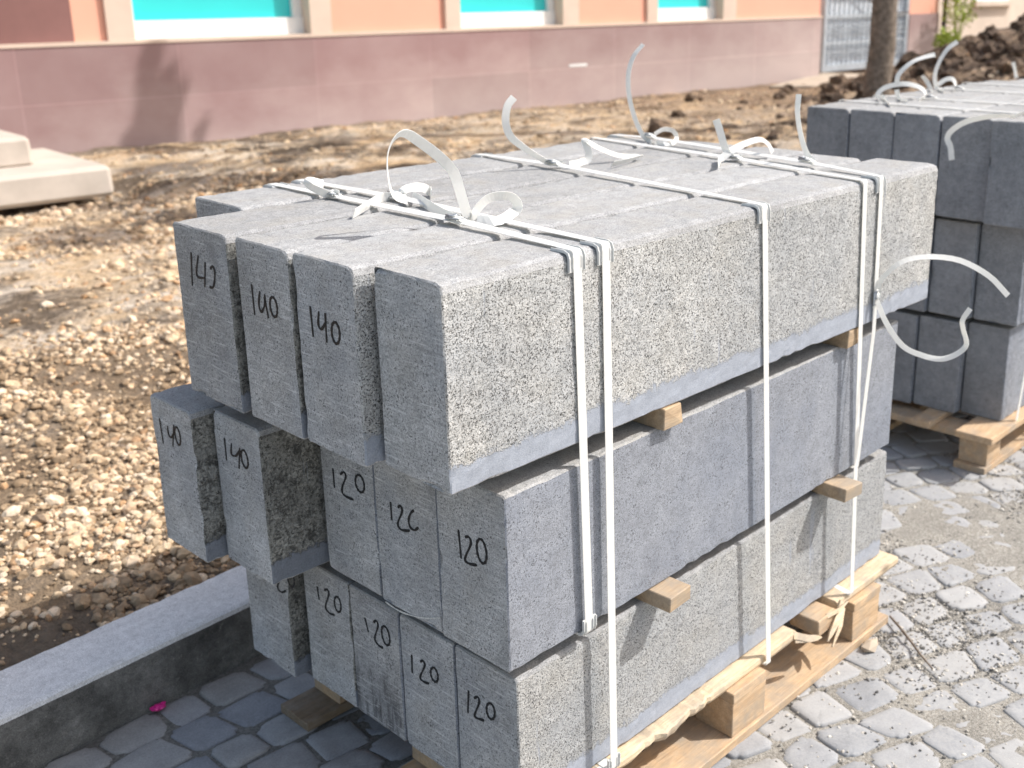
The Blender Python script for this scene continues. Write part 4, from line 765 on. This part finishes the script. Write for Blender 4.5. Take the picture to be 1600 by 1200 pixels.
buckle(r1, o1, (.2605, .275, 1.088), (0, 1, 0)); buckle(r1, o1, (.275, .643, 1.085), (0, 1, 0)); tails(r1, o1, 'S1', .0175)
r2, o2 = strap('S2', .312, .347, .328, .144, yr_top=top_y(.3) - .004, yr_bot=-.008, w_=.0175, extra=[(.6, .005)], parent_label='second strap from the front of the near stack, running down to the pallet')
buckle(r2, o2, (.340, .535, 1.087), (0, 1, 0)); tails(r2, o2, 'S2', .0175)
r3, o3 = strap('S3', .722, .832, .802, .1215, yr_top=top_y(.72) - .004, yr_bot=-.008, w_=.0155, extra=[(.66, .007)], parent_label='single middle strap of the near stack, crossing the long side between stick ends')
buckle(r3, o3, (.795, .580, 1.090), (.12, 1, 0)); tails(r3, o3, 'S3', .016)
r4, o4 = strap('S4', 1.063, 1.229, 1.125, .144, yr_top=top_y(1.06) - .004, yr_bot=-.010, w_=.0155, extra=[(.4, .004)], parent_label='fourth strap from the front of the near stack, reaching down to the pallet')
buckle(r4, o4, (1.13, .35, 1.087), (.18, 1, 0)); tails(r4, o4, 'S4', .016)
r5, o5 = strap('S5', 1.127, 1.306, 1.142, .4395, yr_top=top_y(1.12) - .004, yr_bot=.008, w_=.0145, side=[(1.136, -.0125, .76)], extra=[(.22, .006), (.81, .008)], parent_label='rearmost strap of the near stack, long curling ends sticking out over its side')
buckle(r5, o5, (1.272, .713, 1.092), (.2, 1, 0)); buckle(r5, o5, (1.166, .187, 1.09), (.2, 1, 0)); buckle(r5, o5, (1.134, -.010, .832), (.02, 0, 1), (0, -1, 0)); tails(r5, o5, 'S5', .0115)
for at, lab in (((.25, top_y(.25) - .002, 1.0805), 'corner protector at the top right edge under the front strap'), ((.312, top_y(.3) - .002, 1.0805), 'corner protector at the top right edge under the second strap from the front'),
                ((.722, top_y(.72) - .002, 1.0805), 'corner protector at the top right edge under the middle strap'), ((1.127, top_y(1.12) - .002, 1.0805), 'corner protector at the top right edge under the rearmost strap')):
    corner(at, (YP, DN), lab=lab, w_=.034, lb=.03)
for at, lab in (((.283, .870, 1.0805), 'corner protector on the far top edge under the front strap'), ((.347, .870, 1.0805), 'corner protector on the far top edge under the second strap'),
                ((.832, .870, 1.0805), 'corner protector on the far top edge under the middle strap'), ((1.306, .870, 1.0805), 'corner protector on the far top edge under the rearmost strap')):
    corner(at, (YN, DN), lab=lab, w_=.036)
corner((.272, -.0035, .4410), ((0, 1, 0), (0, 0, 1)), lab='corner protector at the lower end of the front strap', w_=.030, lb=.028)
corner((.328, -.0065, .1420), ((0, 1, 0), (0, 0, 1)), lab='corner protector at the foot of the second strap, above the pallet', w_=.030, lb=.030)

# ------------------------------------------------------------------ SECOND AND THIRD STACKS
GF = 'dark stone blocks on the right pallet'
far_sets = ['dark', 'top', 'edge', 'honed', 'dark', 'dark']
n_ = 40
top_l = ['leftmost dark block in the top layer of the right stack', 'second dark block from the left in the top layer of the right stack', 'third dark block from the left in the top layer of the right stack',
         'fourth dark block from the left in the top layer, beside the hanging strap end', 'fifth dark block in the top layer of the right stack, cut by the photo edge', 'rightmost dark block in the top layer of the right stack']
for (x, y, w_), lab in zip(((2.262, .721, .155), (2.262, .566, .152), (2.258, .414, .150), (2.256, .250, .160), (2.228, .094, .152)), top_l):
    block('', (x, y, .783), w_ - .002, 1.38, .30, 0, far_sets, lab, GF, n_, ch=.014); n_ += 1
for (x, y, w_), lab in zip(((2.30, .745, .15), (2.30, .59, .153), (2.30, .435, .153), (2.315, .296, .137), (2.335, .155, .139)), ('leftmost block in the middle layer of the right stack', 'second block from the left in the middle layer of the right stack',
        'third block from the left in the middle layer of the right stack', 'fourth block in the middle layer of the right stack', 'rightmost block in the middle layer of the right stack')):
    block('', (x, y, .463), w_ - .003, 1.2, .30, 0, far_sets, lab, GF, n_, chamfer=False); n_ += 1
for (x, y, w_), lab in zip(((2.31, .75, .14), (2.31, .605, .14), (2.31, .463, .14), (2.322, .316, .145), (2.355, .181, .133)), ('leftmost block in the bottom layer of the right stack', 'second block from the left in the bottom layer of the right stack', 'third block from the left in the bottom layer of the right stack',
        'fourth block in the bottom layer of the right stack, next to its corner block', 'bottom right corner block of the right stack with a sunlit side and strap')):
    block('', (x, y, .144), w_ - .003, 1.2, .30, 0, far_sets, lab, GF, n_, chamfer=False); n_ += 1
for y, lab in ((.0, 'a'),):
    spacer((2.6, .17, .4445), .72, .05, .018, 0, 'wooden spacer deep under the middle layer of the right stack')
    spacer((2.55, .14, .7635), .72, .05, .019, 0, 'wooden spacer deep under the top layer of the right stack')
GS = 'white straps round the right stack'
def strap2(xa, xb, lab, key=None, bk=None, grp=GS, y0=.088, y1=.880, zt=1.0885, zb=.12, yb=None):
    root = empty('packing_strap', (xa, .45, zb)); tag(root, lab, 'strap', grp); o = Vector(root.location)
    cor = [(xa, y0, zt), (xb, y1, zt), (xb, y1 + .004, zb), (xa, yb if yb is not None else y0, zb)]
    P = rounded_path(cor); P.append(P[0]); P.append(P[1]); b = MB(); b.ribbon([p - o for p in P], (1, 0, 0), .016, .0009); b.build('band', 'strap', root)
    if bk: buckle(root, o, bk, (0, 1, 0))
    if key: tails(root, o, key, .016)
strap2(2.40, 2.47, 'front strap of the right stack with a curled end hanging over the dark blocks', 'Q3', (2.405, .2, 1.090), yb=.150)
strap2(2.66, 2.70, 'second strap of the right stack with a wide flat white loop on top', 'Q1', (2.69, .66, 1.090))
strap2(3.05, 3.10, 'third strap of the right stack with two tall curling ends', 'Q2', (3.09, .75, 1.090))
strap2(3.35, 3.40, 'plain rearmost strap of the right stack without loose ends')
# third stack
GT = 'stone blocks on the rearmost pallet'
m3 = ['top-left block of the rearmost stack, mostly hidden', 'second block of the top layer of the rearmost stack', 'third block of the top layer of the rearmost stack', 'fourth block of the top layer of the rearmost stack', 'last block of the top layer of the rearmost stack']
for i in range(5): block('', (4.18 + .01 * (i % 2), 1.08 - i * .155, .702), .152, 1.4, .30, 0, far_sets, m3[i], GT, 60 + i, ch=.012)
for lz, nm in ((.403, 'middle'), (.104, 'bottom')):
    for i in range(5): block('', (4.25, 1.06 - i * .155, lz), .152, 1.2, .296, 0, far_sets, '%s block in the %s layer of the rearmost stack, behind the right stack' % (('first', 'second', 'third', 'fourth', 'fifth')[i], nm), GT, 70 + i, chamfer=False)
strap2(4.5, 4.5, 'strap over the rearmost stack with a short end standing up', 'Q4', None, 'straps of the rearmost stack', .455, 1.238, 1.0065, .10)

# ------------------------------------------------------------------ SMALL THINGS ON THE GROUND
b = MB(); b.tube([(1.30, -.02, .014), (1.27, -.06, .016), (1.235, -.11, .012), (1.20, -.15, .014), (1.175, -.19, .010)], [.0028, .0032, .003, .0026, .002], 6)
tag(b.build('twig', 'bark', smooth=True), 'thin brown twig lying on the cobbles by the pallet corner', 'twig')
b = MB(); v, f = T2[3]; b.add([tuple(p * .013) for p in v], [tuple(q) for q in f]); 
for q_ in ((.011, .004, .002), (-.01, .006, .001), (.002, -.010, .004)): v, f = T1[2]; b.add([(p[0] * .008 + q_[0], p[1] * .008 + q_[1], p[2] * .006 + q_[2]) for p in v], [tuple(q) for q in f])
tag(b.build('candy_wrapper', 'petal', loc=(-.055, .935, .009)), 'crumpled bright pink wrapper on the dark cobbles by the kerb', 'wrapper')
v, f = T1[5]; b = MB(); b.add([(p[0] * .03, p[1] * .022, p[2] * .022) for p in v], [tuple(q) for q in f]); o = b.build('pebble', 'slab', loc=(1.165, -.045, .010)); tag(o, 'grey pebble lying against the pallet skid among the grit', 'pebble')

# ------------------------------------------------------------------ BUILDING
WA = math.atan2(8.15 - 8.42, 14.113 - 9.807)
bl = empty('painted_building', (9.807, 8.42, 0), WA); tag(bl, 'orange and pink building with turquoise window blinds behind the dug-up strip', 'building')
def bpart(nm, a, b_2, mat, par=None, bev=0):
    q = MB(); q.box(a, b_2, 0, bev); return q.build(nm, mat, par or bl)
XL = -14; XR = 4.43
bpart('plinth', (XL, 0, -.1), (XR, .5, 1.068), 'plinth'); bpart('ledge', (XL, -.010, 1.0685), (XR + .01, .5, 1.10), 'cream')
wins = ((-6.06, -4.28), (-2.405, -.867), (.797, 2.112)); pil = ((-6.30, -6.06), (-4.28, -4.04), (-2.605, -2.405), (-.867, -.604), (.604, .797), (2.112, 2.389))
H = 4.2
# masonry round the openings, orange between pilasters, one maroon bay at the left
for a, c, mt in ((XL, -6.58, 'maroon'), (-6.578, -6.302, 'orange'), (-4.038, -2.607, 'orange'), (-.602, .602, 'orange'), (2.391, XR, 'orange')):
    bpart('wall', (a, .04, 1.1005), (c, .5, H), mt)
for a, c in pil: bpart('pilaster', (a, .0, 1.1005), (c, .5, H), 'cream')
for a, c in wins:
    bpart('wall', (a + .002, .04, 3.002), (c - .002, .5, H), 'orange')
    wn = bpart('window', (a + .003, .21, 1.262), (c - .10, .24, 2.99), 'teal')
    q = MB(); q.box((a + .002, .14, 1.1008), (c - .002, .25, 1.262)); q.box((c - .10, .16, 1.2625), (c - .002, .25, 2.998)); q.box((a + .002, .16, 1.2625), (a + .07, .2095, 2.998)); q.box((a + .0705, .16, 2.93), (c - .1005, .2095, 2.998))
    q.build('frame', 'white', wn)
bpart('roof', (XL, -.25, H + .002), (XR + .2, 3, H + .25), 'maroon')
q = MB(); q.box((-.78, -.004, .60), (-.48, .004, .63), 0, 0, .0015); q.build('chipped_patch', 'white', bl)
bpart('back_wall', (XL, .502, -.1), (XR, 2.9, H), 'cream')

# entrance steps at the left
def slab(nm, a, b_2, mat, bev=.03):
    q = MB(); q.box(a, b_2, 0, bev, .012); return q
st = empty('entrance_steps', (1.3, 7.4, .1), R(-4)); tag(st, 'pale concrete entrance steps with two treads at the far left', 'steps')
q = slab('', (-3, -.575, -.01), (1.25, .9, .205), 'stepc'); q.build('lower_tread', 'stepc', st)
q = slab('', (-3, -.13, .206), (.86, .9, .415), 'stepc'); q.build('upper_tread', 'stepc', st)
q = MB(); q.box((-3, -.40, -.3), (1.05, .9, -.011)); q.build('footing', 'clod', st)
# concrete slab path before the gate
q = MB(); q.box((0, 0, 0), (2.6, .85, .07), 0, .01, .02); o = q.build('concrete_path', 'slab', loc=(12.5, 6.95, .13), rotz=R(14)); kind(o, 'structure')

# gate
gt = empty('metal_gate', (14.78, 8.46, .22), WA); tag(gt, 'grey ornamental metal gate with vertical bars beside the pink building', 'gate')
GW = 2.45; q = MB(); q.box((0, .03, .02), (GW, .05, 2.6)); q.build('added_yard_backing', 'pale_panel', gt)  # added pale panel, stands in for the sky-lit yard seen through the bars
q = MB(); q.box((0, -.03, 0), (GW, .028, .10)); q.box((0, -.02, .82), (GW, .0, .88)); q.box((0, -.02, 1.15), (GW, .0, 1.19)); q.box((0, -.02, .42), (GW, .0, .46)); q.box((0, -.03, 2.5), (GW, .028, 2.6)); q.box((0, -.035, .1), (.07, .029, 2.5)); q.box((GW - .07, -.035, .1), (GW, .029, 2.5)); q.build('frame', 'gate_bar', gt)
for i in range(17):
    x = .14 + i * (GW - .28) / 16; q = MB(); q.tube([(x, -.01, .1), (x, -.01, 2.5)], .014, 6, cap=False)
    q.build('bar', 'gate_bar', gt)
for zc, r in ((.64, .055), (.3, .05)):
    q = MB()
    for i in range(22):
        x = .10 + i * (GW - .2) / 21
        q.tube([(x + r * math.cos(t), -.012, zc + 1.7 * r * math.sin(t)) for t in [k * math.pi / 5 for k in range(11)]], .011, 5)
    q.box((.07, -.018, zc - .012), (GW - .07, -.006, zc + .012)); q.build('ornament_band', 'gate_bar', gt)
q = MB(); q.tube([(.55 + 1.85 * t, -.06, 1.5 - .62 * t - .22 * math.sin(t * math.pi)) for t in [k / 14 for k in range(15)]], .016, 5); tag(q.build('hanging_chain', 'rust', loc=(14.78, 8.46, .22), rotz=WA), 'dark chain hanging slanted across the grey metal gate', 'chain')

# neighbour house and far wall
nb = empty('neighbour_house', (17.95, 8.62, 0), WA); tag(nb, 'orange and maroon house corner just beyond the gate and the tree trunk', 'building')
bpart('plinth', (0, 0, -.1), (1.0, 6, 1.05), 'plinth', nb); bpart('wall', (.02, .03, 1.0505), (1.0, 6, 4.5), 'orange', nb)
q = MB(); q.tube([(1.08, -.06, .1), (1.08, -.06, 4.2)], .045, 8); q.build('drainpipe', 'rust', nb)
fw = empty('pale_house', (20.6, 9.7, 0), WA); tag(fw, 'pale plastered house behind the earth heap at the top right corner', 'building')
bpart('wall', (0, 0, -.1), (14, 5, 4.4), 'pale_wall', fw); wn = bpart('window', (2.0, -.02, 1.22), (3.5, -.002, 2.5), 'pale_panel', fw); bpart('sill', (1.9, -.12, 1.12), (3.6, -.003, 1.218), 'pale_wall', wn)
bpart('roof', (-.3, -.4, 4.402), (14.3, 5.3, 4.6), 'maroon', fw)

# ------------------------------------------------------------------ TREES
def leaf_cloud(b, c, rad, n, size, seed, flat=1.0):
    rr = random.Random(seed)
    for _ in range(n):
        d = Vector((rr.gauss(0, 1), rr.gauss(0, 1), rr.gauss(0, 1) * flat)); d = d.normalized() * rad * rr.random() ** .45
        p = Vector(c) + d; a = Vector((rr.uniform(-1, 1), rr.uniform(-1, 1), rr.uniform(-.6, .6))).normalized(); e = a.orthogonal().normalized()
        e = Matrix.Rotation(rr.uniform(0, 6.28), 3, a) @ e; s_ = size * rr.uniform(.6, 1.3)
        b.add([p - a * s_, p + e * s_ * .45, p + a * s_, p - e * s_ * .45], [(0, 1, 2, 3)])
def limb(b, p, d, L, r, depth, rr, tips, n=5):
    pts = [Vector(p)]; d = Vector(d).normalized()
    for i in range(n): d = (d + Vector((rr.uniform(-.16, .16), rr.uniform(-.16, .16), rr.uniform(-.05, .12)))).normalized(); pts.append(pts[-1] + d * L / n)
    b.tube(pts, [r * (1 - .45 * i / n) for i in range(n + 1)], 7)
    if depth == 0: tips.append(pts[-1]); tips.append(pts[-3]); return
    for k in range(3):
        a = Vector((rr.uniform(-1, 1), rr.uniform(-1, 1), rr.uniform(.1, .8))).normalized()
        limb(b, pts[-1 - (k % 2)], (d * .9 + a * .8), L * .68, r * .52, depth - 1, rr, tips, 4)
def tree(loc, label, trunk_pts, r, seed, crown, nleaf, size, dep=2, L=1.4, clumps=None):
    t = empty('street_tree', loc); tag(t, label, 'tree'); rr = random.Random(seed); b = MB(); tips = []
    P = [Vector(p) for p in trunk_pts]; n = len(P); pts = []
    for i in range(n - 1):
        for k in range(6): pts.append(P[i].lerp(P[i + 1], k / 6) + Vector((rr.uniform(-.012, .012), rr.uniform(-.012, .012), 0)))
    pts.append(P[-1]); m_ = len(pts)
    b.tube(pts, [r * (1.25 if i == 0 else 1) * (1 - .4 * i / m_) for i in range(m_)], 14)
    for k in range(4):
        a = k * 1.57 + rr.uniform(-.3, .3); limb(b, pts[-1 - (k % 3)], (math.cos(a), math.sin(a), .9), L, r * .42, dep, rr, tips)
    for c, rad, nn in (clumps or []):
        c = Vector(c); q0 = pts[-2]; q1 = q0.lerp(c, .55) + Vector((0, 0, .4)); b.tube([q0, q0.lerp(q1, .5) + Vector((0, 0, .15)), q1, c], [r * .35, r * .28, r * .18, .015], 7)
        for _ in range(9): e = c + Vector((rr.uniform(-1, 1), rr.uniform(-1, 1), rr.uniform(-.8, .8))) * rad * .8; b.tube([q1.lerp(c, rr.uniform(.3, 1)), c.lerp(e, .5), e], [.022, .014, .006], 5)
    b.build('trunk', 'bark', t, smooth=True); lb = MB()
    for i, tp in enumerate(tips): leaf_cloud(lb, tp, crown, nleaf, size, seed * 100 + i)
    for i, (c, rad, nn) in enumerate(clumps or []): leaf_cloud(lb, c, rad, int(nn * 3), size * .9, seed * 300 + i, .9)
    lb.build('crown', 'leaf', t)
TX, TY = 9.07, 4.34
def sh(px, py, pz, h): return (px + .65 * h - TX, py - .56 * h - TY, pz + h - .1)
tree((TX, TY, .1), 'street tree with a bare grey trunk standing in the dug-up strip before the metal gate', [(0, 0, 0), (.02, -.01, 1.0), (.05, -.02, 2.2), (.03, .05, 4.2), (0, .05, 6.2)], .135, 5, .3, 14, .05, 0, .6,
     clumps=[(sh(3.90, 8.79, 1.02, 7.6), .06, 90), (sh(3.87, 8.79, .92, 7.6), .075, 130), (sh(3.84, 8.79, .81, 7.6), .065, 110), (sh(3.81, 8.79, .70, 7.6), .045, 70), (sh(3.99, 8.78, .72, 7.5), .075, 150), (sh(4.07, 8.78, .60, 7.5), .06, 110), (sh(3.80, 8.79, .58, 7.6), .06, 90),
             (sh(3.93, 8.79, .56, 7.6), .09, 220), (sh(4.02, 8.78, .46, 7.5), .08, 170), (sh(3.78, 8.79, .44, 7.6), .075, 140), (sh(3.89, 8.79, .41, 7.6), .10, 260), (sh(3.71, 8.8, .34, 7.6), .06, 90), (sh(3.84, 8.79, .28, 7.6), .08, 160), (sh(3.95, 8.79, .26, 7.6), .05, 70), (sh(3.6, 8.8, .22, 7.6), .06, 90), (sh(4.28, 8.76, .25, 7.6), .05, 40),
             (sh(3.6, 8.3, .12, 7.5), .28, 420), (sh(3.2, 7.4, .12, 7.4), .3, 260), (sh(2.9, 6.4, .1, 7.4), .42, 620), (sh(3.5, 6.0, .1, 7.4), .40, 520), (sh(2.2, 6.2, .1, 7.3), .36, 420), (sh(2.4, 5.3, .1, 7.2), .34, 300), (sh(4.3, 5.8, .1, 7.3), .34, 300), (sh(1.6, 5.2, .1, 7.2), .3, 220), (sh(5.2, 6.8, .1, 7.3), .3, 160)])

# weeds and clods by the far houses
def weed(loc, h, n, seed, label):
    rr = random.Random(seed); b = MB(); s_ = MB()
    for i in range(n):
        a = rr.uniform(0, 6.28); top = Vector((math.cos(a) * h * .35 * rr.random(), math.sin(a) * h * .35 * rr.random(), h * rr.uniform(.5, 1)))
        s_.tube([(0, 0, 0), top * .5 + Vector((0, 0, .03)), top], [.008, .006, .003], 4)
        leaf_cloud(b, top, h * .22, 26, .045, seed * 50 + i)
    t = empty('weed_clump', loc); tag(t, label, 'weed', 'weeds by the far houses'); s_.build('stem', 'weed', t); b.build('leaves', 'weed', t)
weed((17.9, 7.9, .25), .55, 12, 1, 'bright green weeds growing at the corner of the maroon house')
weed((19.0, 8.2, .5), .85, 14, 2, 'tall yellow green weeds against the pale wall behind the earth heap')
pts = []
rr = random.Random(12)
for i in range(2600):
    x = rr.gauss(13.4, 2.4); y = rr.gauss(4.5, .95) + (x - 13.4) * .12
    s_ = min(.17, rr.lognormvariate(-3.1, .65)); pts.append((x, y, dirt_h(x, y) + s_ * .25, s_))
scatter('earth_clods', pts, 'clod', T3)
